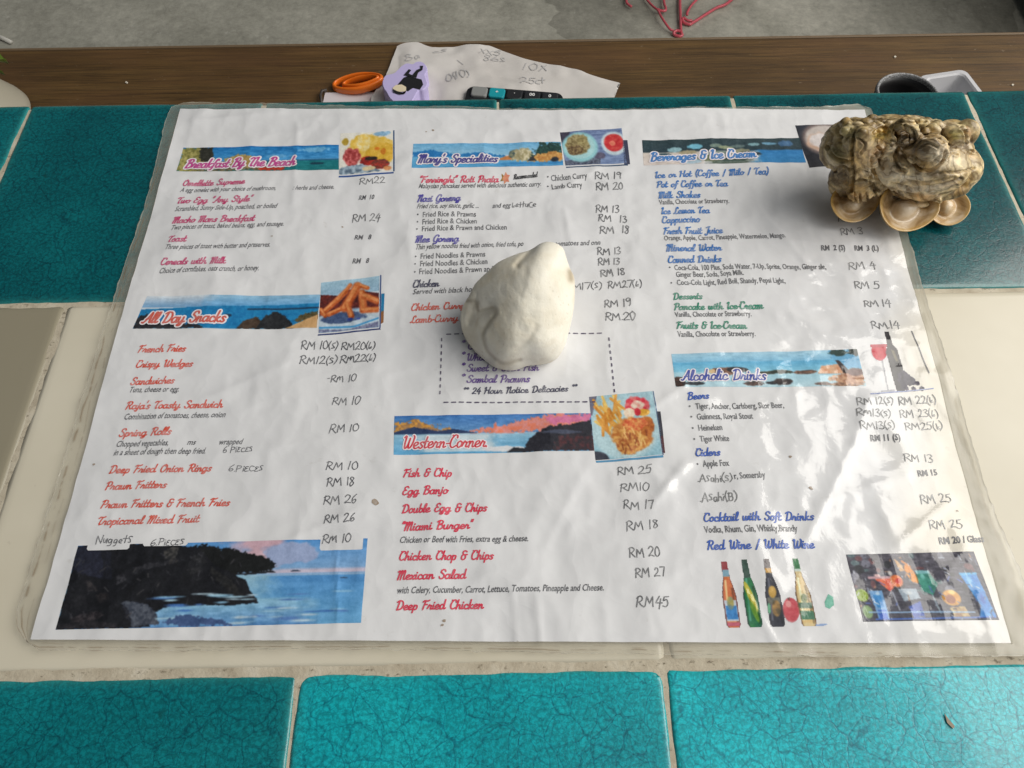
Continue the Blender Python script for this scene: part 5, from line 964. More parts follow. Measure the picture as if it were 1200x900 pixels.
t2 = n.ramp(band.outputs['Fac'], [(0.1, (0.70, 0.64, 0.56)), (0.6, (1.0, 1.0, 1.0)), (0.95, (1.25, 1.22, 1.15))])
t = n.mix(1.0, t, t2, 'MULTIPLY')
och = n.ramp(n.noise(36, 3, 0.5, n.mapped(pos, (1, 1, 1), (0.5, 0.2, 0.1))), [(0.52, (0, 0, 0)), (0.66, (1, 1, 1))])
t = n.mix(n.math('MULTIPLY', och, 0.6), t, (0.42, 0.24, 0.05))
t = n.mix(n.new('ShaderNodeAttribute', attribute_name='patch').outputs['Fac'], t, n.new('ShaderNodeAttribute', attribute_name='Col').outputs['Color'])
vn_ = n.new('ShaderNodeTexWave', wave_type='BANDS', bands_direction='DIAGONAL'); vn_.inputs['Scale'].default_value = 55; vn_.inputs['Distortion'].default_value = 9; vn_.inputs['Detail'].default_value = 4; n.link(aw.outputs[0], vn_.inputs['Vector'])
t = n.mix(1.0, t, n.ramp(vn_.outputs['Fac'], [(0.0, (0.58, 0.52, 0.45)), (0.25, (1, 1, 1)), (0.8, (1.05, 1.04, 1.02)), (1.0, (1.4, 1.36, 1.28))]), 'MULTIPLY')
n.base(t); n.normal(n.bump(n.noise(190, 4, 0.6, pos), 0.3, 0.0012))
M_ingot = mat('carved_ochre', rough=0.28, spec=0.5, coat=0.35, coat_r=0.15); n = N(M_ingot); pos = geo_pos(n)
t = n.ramp(n.noise(60, 5, 0.6, pos, 0.6), [(0.38, (0.28, 0.16, 0.06)), (0.46, (0.50, 0.33, 0.16)), (0.54, (0.62, 0.46, 0.27)), (0.64, (0.78, 0.64, 0.47))])
rimc = n.new('ShaderNodeAttribute', attribute_name='rim').outputs['Fac']
t = n.mix(n.math('MULTIPLY', rimc, 0.75), t, (0.62, 0.38, 0.10)); n.base(t); n.normal(n.bump(n.noise(120, 4, 0.6, pos), 0.2, 0.001))
M_mouth = mat('mouth_line', (0.05, 0.035, 0.02), 0.5)
TO = pl(1050, 240)        # ground point used as the figurine's origin
toad = thing('toad_figurine', 'brown carved toad figurine squatting on gold ingots at the corner of the menu', 'figurine', (TO[0], TO[1], 0.0))
CM = 0.01
_mps = 0.0668  # cm per target pixel at this distance
def tp(u, v, Y):
    """detail-zoom coordinates (u, v) and a depth Y in cm away from the viewer -> local X, Y, Z in cm"""
    x = 940 + u / 5.0; y = 120 + v / 5.0
    # solve for the point on the pixel's ray whose world Y equals TO.y + Y
    d = (x - 600) / FPX * RT + (y - 450) / FPX * DN + FW
    t_ = (TO[1] + Y * CM) / d[1]; P = np.array([0, 0, CAMH]) + t_ * d
    return ((P[0] - TO[0]) / CM, Y, P[2] / CM)
def blob(bm, c, r, rot=(0, 0, 0), sub=3, pw=1.0):
    res = bmesh.ops.create_icosphere(bm, subdivisions=sub, radius=1.0)
    from mathutils import Euler
    Rm = Euler([math.radians(a) for a in rot]).to_matrix()
    for v in res['verts']:
        q = Vector((v.co.x * r[0], v.co.y * r[1], v.co.z * r[2])); v.co = (Rm @ q + Vector(c)) * CM + Vector(TO) * 1.0
        
bm = bmesh.new()
B = lambda u, v, Y, r, rot=(0, 0, 0): blob(bm, tp(u, v, Y), r, rot)
# trunk, haunches
B(440, 270, 1.3, (3.5, 2.3, 2.2), (0, -8, 12)); B(300, 250, 1.0, (2.3, 1.9, 1.9)); B(600, 235, 1.6, (2.7, 1.9, 1.9))
B(215, 285, .6, (1.35, 1.3, 1.35)); B(250, 300, -.1, (1.2, 1.0, 1.5)); B(240, 430, .2, (1.0, .9, 1.5)); B(230, 490, .0, (.95, .8, .8))
# head: wide jaw, cheeks, brow
B(720, 380, -.9, (3.0, 1.9, 2.1), (0, 0, -14)); B(860, 380, -.2, (2.25, 1.9, 1.75), (0, 0, -20)); B(560, 370, -.6, (2.0, 1.7, 1.9))
B(700, 480, -1.2, (2.6, 1.5, 1.1), (0, -4, -12)); B(900, 350, -.6, (1.75, 1.3, .8), (0, 5, -15)); B(820, 470, -1.0, (2.0, 1.5, .95), (0, -12, -15))
B(680, 530, -.7, (1.9, 1.2, .8)); B(760, 565, -.3, (1.2, 1.0, .7))
# near eye with its hood, far eye, nostril bumps
B(735, 285, -1.9, (1.28, .95, 1.12), (0, 0, -10)); B(745, 270, -2.5, (.85, .6, .8)); B(660, 250, -1.6, (.65, .6, .9)); B(790, 225, -1.3, (.9, .55, .4), (0, 25, 0))
B(900, 195, -.3, (1.0, .8, .75), (0, 15, 0)); B(905, 200, -.8, (.72, .55, .6)); B(965, 160, .3, (.75, .7, .75)); B(985, 190, .1, (.5, .6, .9)); B(880, 150, .6, (1.0, .7, .45))
B(935, 265, -.5, (.85, .6, .5)); B(880, 300, -.9, (.4, .4, .3)); B(980, 290, -.3, (.36, .4, .3))
# curled ridge behind the eye
for k in range(16):
    a = -2.2 + k * 0.30; R__ = 82 - k * 3.2
    B(610 + math.cos(a) * R__ * 0.8, 200 + math.sin(a) * R__ * 1.05, -1.2 - .02 * k, (.34, .34, .34))
for k in range(11):
    a = 1.6 + k * 0.3; B(548 + math.cos(a) * 40, 250 + math.sin(a) * 105, -1.0, (.3, .3, .32))
# warty back
rt = random.Random(3)
for k in range(46):
    u = rt.uniform(240, 800); v = 96 + 60 * rt.random() + abs(u - 560) * 0.07
    B(u, v, 2.3 - 2.6 * (v - 96) / 75, (rt.uniform(.24, .48),) * 3)
for k in range(26):
    B(rt.uniform(320, 520), rt.uniform(180, 330), -.95, (rt.uniform(.2, .36),) * 3)
# front leg and paw
B(340, 230, -.6, (1.15, 1.0, 1.2)); B(330, 300, -.9, (.98, .85, 1.2)); B(345, 370, -1.0, (.95, .8, 1.1)); B(345, 440, -1.0, (.9, .75, .9)); B(350, 500, -1.1, (1.0, .8, .7))
for k, (u, v) in enumerate(((292, 528), (322, 548), (356, 545), (395, 520), (440, 510))): B(u, v, -1.3, (.38, .55, .34)); B(u - 4, v + 14, -1.6, (.3, .4, .26))
for k, (u, v) in enumerate(((318, 420), (360, 425), (400, 440))): B(u, v, -1.5, (.34, .3, .3))
B(440, 470, -1.0, (.7, .5, .5)); B(520, 540, -.6, (1.5, 1.0, .6)); B(640, 570, -.2, (1.6, 1.2, .6)); B(420, 560, .4, (2.2, 1.3, .8)); B(600, 560, .8, (2.6, 1.5, 1.0)); B(800, 560, .9, (1.6, 1.3, .9))
me = bpy.data.meshes.new('rough'); bm.to_mesh(me); bm.free(); tmp = bpy.data.objects.new('rough', me); COL.objects.link(tmp)
md = tmp.modifiers.new('r', 'REMESH'); md.mode = 'VOXEL'; md.voxel_size = 0.0007
ms = tmp.modifiers.new('s', 'SMOOTH'); ms.factor = 0.5; ms.iterations = 3
bpy.context.view_layer.update()
m2 = bpy.data.meshes.new_from_object(tmp.evaluated_get(bpy.context.evaluated_depsgraph_get()))
V = np.zeros(len(m2.vertices) * 3); m2.vertices.foreach_get('co', V); V = V.reshape(-1, 3)
Nn = np.zeros(len(m2.vertices) * 3); m2.vertices.foreach_get('normal', Nn); Nn = Nn.reshape(-1, 3)
Fq = [list(p.vertices) for p in m2.polygons]; bpy.data.objects.remove(tmp)
lx = V / CM
# carved folds: fine swirling ridges on the flanks, smooth jaw
fold = ridged(lx[:, 0] * 1.6 + 40, lx[:, 2] * 1.9 + lx[:, 1] * 1.1 + 20, 140, 2) - .55
flank = np.clip((TO[0] / CM + 0.6 - lx[:, 0]) / 2.0, 0.05, 1)
V = V + Nn * (fold * flank * 0.0010 + (fbm(lx[:, 0] * 3 + 9, lx[:, 2] * 3 + lx[:, 1] * 2.3 + 4, 150, 3) - .5) * 0.0006)[:, None]
# slit of the mouth
mp = np.array([tp(u, v, 0)[:1] + tp(u, v, 0)[2:] for u, v in ((600, 432), (700, 440), (800, 420), (900, 412), (1000, 392), (1030, 372))])
scr = np.array([0, 0, CAMH]) - V; 
def proj(P):
    d = P - np.array([0, 0, CAMH]); zc = d @ FW; return np.stack([600 + FPX * (d @ RT) / zc, 450 + FPX * (d @ DN) / zc], 1)
uv = (proj(V) - np.array([940, 120])) * 5
ml = np.array(cat([(520, 405), (600, 430), (700, 438), (800, 418), (830, 410), (900, 412), (960, 402), (1010, 384)], 6))
dm = np.full(len(V), 1e3)
for a, b_ in zip(ml[:-1], ml[1:]):
    d = b_ - a; L2 = (d ** 2).sum(); t_ = np.clip(((uv - a) @ d) / L2, 0, 1); dm = np.minimum(dm, np.hypot(*(uv - a - t_[:, None] * d).T))
front = (Nn @ np.array([0.1, -0.8, 0.1]) > 0.0)
V = V - Nn * (np.exp(-(dm / 7.0) ** 2) * np.where(uv[:, 0] > 800, 0.0022, 0.0010) * front)[:, None]
def carve(pts, dep, wid):
    global V
    P_ = np.array(cat(pts, 5)); dm_ = np.full(len(V), 1e3)
    for a, b_ in zip(P_[:-1], P_[1:]):
        d = b_ - a; L2 = (d ** 2).sum() + 1e-9; t_ = np.clip(((uv - a) @ d) / L2, 0, 1); dm_ = np.minimum(dm_, np.hypot(*(uv - a - t_[:, None] * d).T))
    V = V - Nn * (1.45 * dep * (np.exp(-(dm_ / wid) ** 2) - 0.35 * np.exp(-((dm_ - wid * 2.1) / (wid * 0.9)) ** 2)) * front)[:, None]
for pts_, dp_, wd_ in (([(640, 330), (690, 385), (760, 390), (820, 340), (835, 290)], .0020, 8), ([(640, 250), (690, 205), (760, 195), (820, 235)], .0018, 8), ([(665, 320), (700, 350), (760, 352), (800, 318)], .0010, 6), ([(690, 260), (740, 240), (790, 265)], .0010, 6),
                       ([(405, 330), (425, 420), (475, 495), (560, 545), (690, 590), (790, 575)], .0022, 9), ([(520, 470), (640, 500), (790, 490), (930, 445)], .0010, 8), ([(540, 515), (690, 545), (820, 525), (900, 490)], .0009, 8), ([(600, 450), (700, 468), (820, 455), (900, 440)], .0007, 6),
                       ([(305, 170), (292, 300), (302, 420), (288, 520)], .0022, 8), ([(402, 320), (405, 400), (395, 440)], .0014, 7), ([(310, 405), (350, 400), (395, 412)], .0012, 6), ([(308, 455), (350, 452), (400, 465)], .0012, 6),
                       ([(305, 525), (312, 590)], .0014, 5), ([(338, 535), (342, 600)], .0014, 5), ([(376, 528), (386, 588)], .0014, 5), ([(418, 512), (440, 560)], .0012, 5),
                       ([(538, 165), (560, 235), (543, 320), (562, 380), (600, 395)], .0022, 9), ([(600, 135), (655, 175), (645, 240), (590, 262), (575, 225), (605, 200)], .0018, 8), ([(420, 180), (470, 150), (520, 175), (525, 260)], .0014, 7), ([(440, 260), (470, 300), (445, 350), (470, 385)], .0012, 7),
                       ([(150, 255), (195, 325), (290, 345)], .0018, 8), ([(225, 230), (290, 190), (330, 150)], .0014, 7), ([(200, 400), (240, 370), (290, 390)], .0014, 7), ([(330, 210), (370, 250), (340, 300)], .0011, 6),
                       ([(860, 245), (900, 262), (960, 240)], .0016, 7), ([(870, 170), (905, 150), (950, 165)], .0014, 6), ([(925, 145), (960, 190), (955, 235)], .0014, 6), ([(850, 330), (870, 300), (910, 305)], .0010, 5), ([(965, 300), (985, 282), (1005, 290)], .0010, 5), ([(480, 120), (560, 110), (640, 122), (720, 112)], .0012, 6)):
    carve(pts_, dp_, wd_)
V[:, 2] = np.maximum(V[:, 2], 0.010)
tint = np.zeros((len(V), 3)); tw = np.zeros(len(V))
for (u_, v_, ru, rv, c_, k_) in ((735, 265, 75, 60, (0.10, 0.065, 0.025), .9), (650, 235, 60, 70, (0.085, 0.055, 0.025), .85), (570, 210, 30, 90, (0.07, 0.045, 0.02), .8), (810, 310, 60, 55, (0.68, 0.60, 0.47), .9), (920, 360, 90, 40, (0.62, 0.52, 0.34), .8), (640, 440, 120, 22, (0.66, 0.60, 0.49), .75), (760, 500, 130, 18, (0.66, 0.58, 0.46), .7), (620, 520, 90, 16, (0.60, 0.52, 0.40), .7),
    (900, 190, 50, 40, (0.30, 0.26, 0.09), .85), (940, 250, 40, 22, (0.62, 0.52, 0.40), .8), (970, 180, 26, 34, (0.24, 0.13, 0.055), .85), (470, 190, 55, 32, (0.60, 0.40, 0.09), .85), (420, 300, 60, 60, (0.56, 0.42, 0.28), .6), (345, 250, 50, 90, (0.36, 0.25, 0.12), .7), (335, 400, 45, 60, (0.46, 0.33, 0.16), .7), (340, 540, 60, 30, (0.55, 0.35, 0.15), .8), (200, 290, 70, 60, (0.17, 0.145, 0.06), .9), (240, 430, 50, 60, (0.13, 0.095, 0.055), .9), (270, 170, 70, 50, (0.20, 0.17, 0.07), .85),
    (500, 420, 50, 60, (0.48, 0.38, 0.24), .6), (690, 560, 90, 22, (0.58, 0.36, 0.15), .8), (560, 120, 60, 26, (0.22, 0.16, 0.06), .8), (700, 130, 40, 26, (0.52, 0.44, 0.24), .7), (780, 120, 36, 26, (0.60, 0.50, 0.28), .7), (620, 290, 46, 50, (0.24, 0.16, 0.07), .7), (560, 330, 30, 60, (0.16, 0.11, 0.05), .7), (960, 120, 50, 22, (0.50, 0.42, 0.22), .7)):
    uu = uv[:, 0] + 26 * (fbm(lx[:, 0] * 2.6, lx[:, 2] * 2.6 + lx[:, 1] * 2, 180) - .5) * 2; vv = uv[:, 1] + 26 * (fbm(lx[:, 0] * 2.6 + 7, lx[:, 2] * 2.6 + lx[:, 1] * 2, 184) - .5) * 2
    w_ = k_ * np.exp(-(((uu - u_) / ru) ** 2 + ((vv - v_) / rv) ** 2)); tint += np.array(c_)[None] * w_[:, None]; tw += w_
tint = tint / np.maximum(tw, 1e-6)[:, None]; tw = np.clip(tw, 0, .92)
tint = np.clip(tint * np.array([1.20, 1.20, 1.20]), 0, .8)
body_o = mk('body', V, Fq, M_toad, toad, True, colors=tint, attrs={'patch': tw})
def ingot(u, v, w, h_, Y, zr=0, tilt=(0, 0), nm='ingot'):
    """boat-shaped ingot: raised rim round a domed middle"""
    nt, rows = 72, []
    prof = [(0.0, .84), (.13, .80), (.26, .68), (.36, .48), (.43, .24), (.48, .08), (.56, .06), (.68, .16), (.80, .36), (.90, .47), (.965, .53), (1.0, .50), (.99, .40), (.93, .22), (.82, .06), (.66, -.10), (.45, -.2), (0.0, -.22)]
    pr = cat(prof, 4); V = []; rim = []
    c = tp(u, v, Y)
    for (r, z) in pr:
        for k in range(nt):
            a = 2 * math.pi * k / nt; lift = 0.26 * math.cos(a) ** 2 * max(r - .4, 0) / .6
            wb = 1 + .03 * math.sin(3 * a + u)
            x = r * w * math.cos(a) * wb; y = r * h_ * math.sin(a) * wb; zz = (z + lift) * 0.42 * w
            V.append((x, y, zz)); rim.append(max(0, 1 - abs(r - .97) / .14) if r > .7 else 0)
    V = np.array(V); from mathutils import Euler
    Rm = np.array(Euler((tilt[0], tilt[1], zr)).to_matrix()); V = V @ Rm.T + np.array(c)
    W3 = V * CM + TO
    W3[:, 2] = np.maximum(W3[:, 2], 0.0032 if u < 750 else 0.0008)
    i = np.arange(nt); m_ = len(pr); F = np.concatenate([np.stack([r * nt + i, (r + 1) * nt + i, (r + 1) * nt + (i + 1) % nt, r * nt + (i + 1) % nt], 1) for r in range(m_ - 1)])
    mk(nm, W3, F, M_ingot, toad, True, attrs={'rim': rim})
ingot(290, 596, 1.85, 1.45, -1.2, .25, (.4, -.1)); ingot(592, 628, 2.32, 1.75, -2.0, .12, (.45, .05)); ingot(835, 612, 1.62, 1.5, -1.1, -.5, (.4, .15))

# ------------------------------------------------------------------ things on the shelf behind
def on_shelf(x, y, z=0.0): return pl(x, y, Zs + z)
# creased note paper with scribbles
M_note = mat('note_paper', rough=0.7); n = N(M_note); pos = geo_pos(n)
n.base(n.ramp(n.noise(22, 4, 0.6, pos), [(0.3, (0.54, 0.51, 0.485)), (0.7, (0.64, 0.61, 0.585))])); n.normal(n.bump(n.noise(30, 3, 0.5, pos), 0.25, 0.003))
outl = [(436, 118), (452, 92), (466, 56), (476, 54), (490, 53), (496, 55), (506, 58), (530, 57), (552, 56), (574, 57), (585, 60), (612, 70), (640, 77), (672, 84), (700, 93), (727, 99), (724, 104), (716, 112), (708, 122)]
oc_ = np.array([on_shelf(*p, 0.001)[:2] for p in outl]); bot = [on_shelf(700, 150)[:2], on_shelf(440, 150)[:2]]
poly_ = np.concatenate([oc_, bot]); mn, mxx = poly_.min(0), poly_.max(0)
nzf = lambda x, y: Zs + 0.0012 + 0.010 * np.clip(fbm(np.asarray(x) * 22, np.asarray(y) * 22, 160, 3) - .38, 0, 1) + 0.004 * ridged(np.asarray(x) * 16, np.asarray(y) * 18, 170, 2)
GX, GY = np.meshgrid(np.linspace(0, 1, 110), np.linspace(0, 1, 60))
# ruled between the far outline and the hidden near edge
sx = np.linspace(0, 1, 110); Ls = np.cumsum(np.r_[0, np.hypot(*np.diff(oc_, axis=0).T)]); Ls /= Ls[-1]
top_ = np.stack([np.interp(sx, Ls, oc_[:, 0]), np.interp(sx, Ls, oc_[:, 1])], 1); low_ = np.stack([np.linspace(poly_[0, 0], poly_[18, 0], 110), np.full(110, 0.57)], 1)
PP = top_[None] * (1 - GY[..., None]) + low_[None] * GY[..., None]
note = thing('note_paper', 'creased white note paper with pencil scribbles lying on the wooden shelf', 'paper', (0.02, 0.66, Zs))
mk('sheet', np.stack([PP[..., 0], PP[..., 1], nzf(PP[..., 0], PP[..., 1])], -1).reshape(-1, 3), gridfaces(110, 60), M_note, note, True)
M_pen = mat('pencil', (0.46, 0.45, 0.45), 0.7)
nh = lambda x, y: nzf(x, y) + 0.0006
for tx_, q_ in (("XX5", (562, 64, 586, 66, 6)), ("86S", (566, 72, 592, 73, 6)), ("10X", (612, 82, 642, 84, 8)), ("25ct", (610, 100, 640, 98, 8)), ("0(10)", (524, 98, 552, 92, 9)), ("8a", (476, 74, 494, 70, 7)), ("1", (540, 78, 546, 74, 6)), ("cS", (508, 64, 526, 62, 5))):
    b = Buf(); strokes(b, HAND, tx_, *q_, 0.10, 0.05, jit=0.12, hfun=nh, z0=Zs + .003, lift=0.0); b.make('scribble', M_pen, note)
# pale slip under the orange loop
M_slip = mat('slip_paper', (0.66, 0.60, 0.62), 0.6)
slip = thing('paper_slip', 'small pale pink paper slip on the shelf under an orange loop', 'paper', tuple(on_shelf(418, 114)))
pts = [on_shelf(*p, .0012) for p in ((381, 108.5), (438, 108), (462, 112), (462, 132), (376, 132))]
mk('sheet', pts + [p - np.array([0, 0, .001]) for p in pts], [[0, 4, 3, 2, 1][::-1]] + [[i, (i + 1) % 5, 5 + (i + 1) % 5, 5 + i][::-1] for i in range(5)], M_slip, slip)
V, F = tube([on_shelf(377, 122, .004), on_shelf(375.5, 112, .004), on_shelf(377, 106.5, .004), on_shelf(383, 105.5, .004)], .0016, 6)
mk('clip_edge', V, F, mat('dark_clip', (0.05, 0.04, 0.035), 0.5), slip, True)
# orange plastic loop
M_or = mat('orange_plastic', (0.80, 0.17, 0.012), 0.35, coat=0.2)
lc = on_shelf(421, 101, .006)
def ring_pts(cx, cy, rx, ry, z, rot, num=40): return [on_shelf(cx + math.cos(a) * rx * math.cos(rot) - math.sin(a) * ry * math.sin(rot), cy + math.cos(a) * rx * math.sin(rot) + math.sin(a) * ry * math.cos(rot), z + .004 * math.cos(a)) for a in np.linspace(0, 2 * math.pi, num, endpoint=False)]
loop = thing('plastic_loop', 'orange plastic loop of two nested ovals beside a lilac craft stamp', 'loop', tuple(on_shelf(421, 104)))
def band(pts, h_, t_):
    P = np.array(pts); c_ = P.mean(0); d_ = P - c_; d_[:, 2] = 0; d_ /= np.linalg.norm(d_, axis=1)[:, None]; m_ = len(P); rows = []
    prof = [(0, 0), (.25, .0), (.9, .12), (1, .3), (1, .7), (.9, .88), (.3, 1), (0, .9)]
    for (o_, z_) in prof: rows.append(P + d_ * (o_ * t_) + np.array([0, 0, z_ * h_]))
    V_ = np.concatenate(rows); i = np.arange(m_); k_ = len(prof)
    F_ = np.concatenate([np.stack([r * m_ + i, r * m_ + (i + 1) % m_, ((r + 1) % k_) * m_ + (i + 1) % m_, ((r + 1) % k_) * m_ + i], 1) for r in range(k_)])
    return V_, F_
V, F = band(ring_pts(420.5, 101.5, 26.5, 7.2, .003, -.17), .009, .0036); mk('outer_oval', V, F, M_or, loop, True)
V, F = band(ring_pts(424, 101.0, 19, 3.6, .005, -.22), .009, .0032); mk('inner_oval', V, F, M_or, loop, True)
# lilac craft stamp
M_li = mat('lilac_foam', (0.50, 0.44, 0.72), 0.55); M_bk = mat('black_print', (0.012, 0.012, 0.014), 0.5); M_cr = mat('cream_print', (0.72, 0.62, 0.44), 0.5)
so = [(448, 97), (451, 90), (458, 88), (463, 86), (470, 79), (477, 75), (484, 76), (488, 73.5), (494, 73), (499, 76.5), (501, 83), (498, 89), (500, 95), (501, 101), (496, 106), (491, 107), (488, 111), (484, 118), (478, 124), (466, 124), (457, 117), (453, 110), (449, 104)]
stampt = thing('craft_stamp', 'lilac block shaped craft stamp with a black and cream print standing on note paper', 'stamp', tuple(on_shelf(476, 110)))
hs = 0.022
so = [tuple(q) for q in cat(so, 3, True)]
topv = [pl(x, y, Zs + hs) for x, y in so]; botv = [p - np.array([0, 0, hs - .002]) for p in topv]; m_ = len(so); c_ = np.mean(topv, 0)
ins = [c_ + (p - c_) * .965 + np.array([0, 0, .0015]) for p in topv]
mk('block', botv + topv + ins, [[i, (i + 1) % m_, m_ + (i + 1) % m_, m_ + i][::-1] for i in range(m_)] + [[m_ + i, m_ + (i + 1) % m_, 2 * m_ + (i + 1) % m_, 2 * m_ + i][::-1] for i in range(m_)] + [list(range(2 * m_, 3 * m_))[::-1]], M_li, stampt, False)
def patch(nm, pts, m, z): 
    P = [pl(x, y, Zs + hs + z) for x, y in pts]; mk(nm, P, [list(range(len(P)))[::-1]], m, stampt)
patch('print_mark', [(473, 91), (478, 89), (494, 93), (496, 99), (492, 105), (484, 103), (478, 107), (472, 104), (466, 99)], M_bk, .0018)
patch('print_mark', [(483, 88), (488, 82), (493, 80), (492, 77), (496, 77), (495, 82), (490, 85), (488, 91), (473, 88), (479, 81), (482, 82), (479, 86)], M_bk, .0022)
patch('print_mark', [(460, 104), (466, 107), (475, 109), (476, 106), (474, 110), (468, 110.5), (461, 108)], M_bk, .0025)
patch('print_mark', [(460, 103), (464, 99.5), (471, 99), (476, 102), (476, 107), (468, 107.5), (461, 105.5)], M_cr, .0021)
# calculator
calc = thing('calculator', 'black pocket calculator with grey and teal keys half hidden behind the counter edge', 'calculator', tuple(on_shelf(605, 125)))
M_cb = mat('black_plastic', (0.012, 0.013, 0.015), 0.32); M_cg = mat('grey_key', (0.24, 0.245, 0.24), 0.45); M_ct = mat('teal_key', (0.01, 0.30, 0.36), 0.4); M_ck = mat('dark_key', (0.02, 0.021, 0.024), 0.4); M_gl = mat('key_print', (0.75, 0.75, 0.74), 0.5)
hc = .012
a_ = pl(548, 99.5, Zs + hc); b_ = pl(661, 108.5, Zs + hc); ux = (b_ - a_); Lw = np.linalg.norm(ux); ux /= Lw; uy = np.array([ux[1], -ux[0], 0])
def rrect(x0, x1, y0, y1, r_, z0, z1, taper=0.0, seg=6):
    base = []
    for (cx, cy, a0) in ((x1 - r_, y1 - r_, 0), (x0 + r_, y1 - r_, 90), (x0 + r_, y0 + r_, 180), (x1 - r_, y0 + r_, 270)):
        for k in range(seg + 1):
            an = math.radians(a0 + 90 * k / seg); base.append((cx + r_ * math.cos(an), cy + r_ * math.sin(an)))
    m_ = len(base); cx, cy = (x0 + x1) / 2, (y0 + y1) / 2
    lv = [(0, z0), (0, z1 - taper), (taper * .35, z1 - taper * .3), (taper, z1)]; V_ = []
    for ins_, z in lv:
        for x, y in base:
            dx, dy = x - cx, y - cy; l_ = math.hypot(dx, dy); V_.append((x - dx / l_ * ins_, y - dy / l_ * ins_, z))
    F_ = [[r * m_ + i, r * m_ + (i + 1) % m_, (r + 1) * m_ + (i + 1) % m_, (r + 1) * m_ + i] for r in range(3) for i in range(m_)] + [list(range(3 * m_, 4 * m_))]
    return V_, F_
def cw(V_): return [np.array([a_[0], a_[1], Zs]) + ux * x + uy * y + np.array([0, 0, z]) for x, y, z in V_]
V, F = rrect(0, Lw, 0, .16, .009, .0012, hc, .0018); mk('casing', cw(V), [f[::-1] for f in F], M_cb, calc, False)
kw = Lw / 6.1
for j, (m_k, gl) in enumerate(((M_cg, ''), (M_ct, '+'), (M_ck, '.'), (M_ck, '00'), (M_ck, '0'))):
    x0 = .006 + j * (Lw - .010) / 5
    for rw in range(3):
        V, F = rrect(x0, x0 + kw, .004 + rw * .018, .0185 + rw * .018, .003, hc - .001, hc + .0028, .0012)
        mk('key', cw(V), [f[::-1] for f in F], m_k if rw == 0 else M_ck, calc, False)
    if gl:
        v_, f_ = font_mesh(gl, True); v_ = v_ / CAPH * .0042; v_ -= v_.mean(0)
        mk('key_legend', cw([(x0 + kw / 2 + q[0], .0105 - q[1], hc + .0031) for q in v_]), f_, M_gl, calc)
# dark cup and grey tray at the right
M_cup = mat('dark_glaze', (0.016, 0.015, 0.016), 0.35); M_rim = mat('speckled_rim', rough=0.5); n = N(M_rim); n.base(n.ramp(n.noise(900, 2, 0.6, geo_pos(n)), [(0.4, (0.10, 0.10, 0.10)), (0.62, (0.36, 0.36, 0.37))]))
M_tray = mat('pale_grey_plastic', (0.50, 0.50, 0.52), 0.45)
cc_ = pl(1064, 109, Zs + .062); rc = np.linalg.norm(pl(1100, 109, Zs + .062) - pl(1027, 109, Zs + .062)) / 2
cup = thing('cup', 'dark round cup with a speckled grey rim just behind the counter edge', 'cup', (cc_[0], cc_[1], Zs))
def lathe(nm, prof, c, m, parent, num=64):
    V_ = []; 
    for r, z in prof:
        for k in range(num): a = 2 * math.pi * k / num; V_.append((c[0] + r * math.cos(a), c[1] + r * math.sin(a), Zs + z))
    i = np.arange(num); F_ = np.concatenate([np.stack([q * num + i, q * num + (i + 1) % num, (q + 1) * num + (i + 1) % num, (q + 1) * num + i], 1) for q in range(len(prof) - 1)])
    return mk(nm, V_, F_, m, parent, True)
lathe('bowl', [(.001, .0005), (rc * .62, .0005), (rc * .72, .004), (rc * .95, .05), (rc * .985, .0595), (rc * .90, .0595), (rc * .86, .05), (rc * .62, .008), (.001, .006)], cc_, M_cup, cup)
lathe('rim', [(rc * .89, .0585), (rc * .90, .0618), (rc * .945, .063), (rc * .99, .0618), (rc, .0588)], cc_, M_rim, cup)
tray = thing('tray', 'pale grey plastic tray with a raised rim beside the dark cup', 'tray', tuple(on_shelf(1115, 110)))
zt = .03
ta, tb, tc_ = pl(1075, 89, Zs + zt), pl(1131, 80.5, Zs + zt), pl(1148, 107, Zs + zt)
tx = tb - ta; Lx = np.linalg.norm(tx); tx /= Lx; ty = np.array([tx[1], -tx[0], 0])
def trv(V_): return [np.array([ta[0], ta[1], Zs]) + tx * x + ty * y + np.array([0, 0, z]) for x, y, z in V_]
rings = []
for ins_, z in ((.004, .0006), (0, zt - .004), (.0005, zt), (.005, zt + .0005), (.0065, zt - .001), (.012, .006), (.016, .005)):
    V, F = rrect(ins_, Lx - ins_, ins_, .09 - ins_, max(.008 - ins_ * .3, .003), 0, 1); rings.append([(x, y, z) for x, y, _ in V[:28]])
V = [q for r in rings for q in r]; m_ = 28
F = [[r * m_ + i, r * m_ + (i + 1) % m_, (r + 1) * m_ + (i + 1) % m_, (r + 1) * m_ + i][::-1] for r in range(len(rings) - 1) for i in range(m_)] + [list(range((len(rings) - 1) * m_, len(rings) * m_))[::-1]]
mk('shell', trv(V), F, M_tray, tray, False)
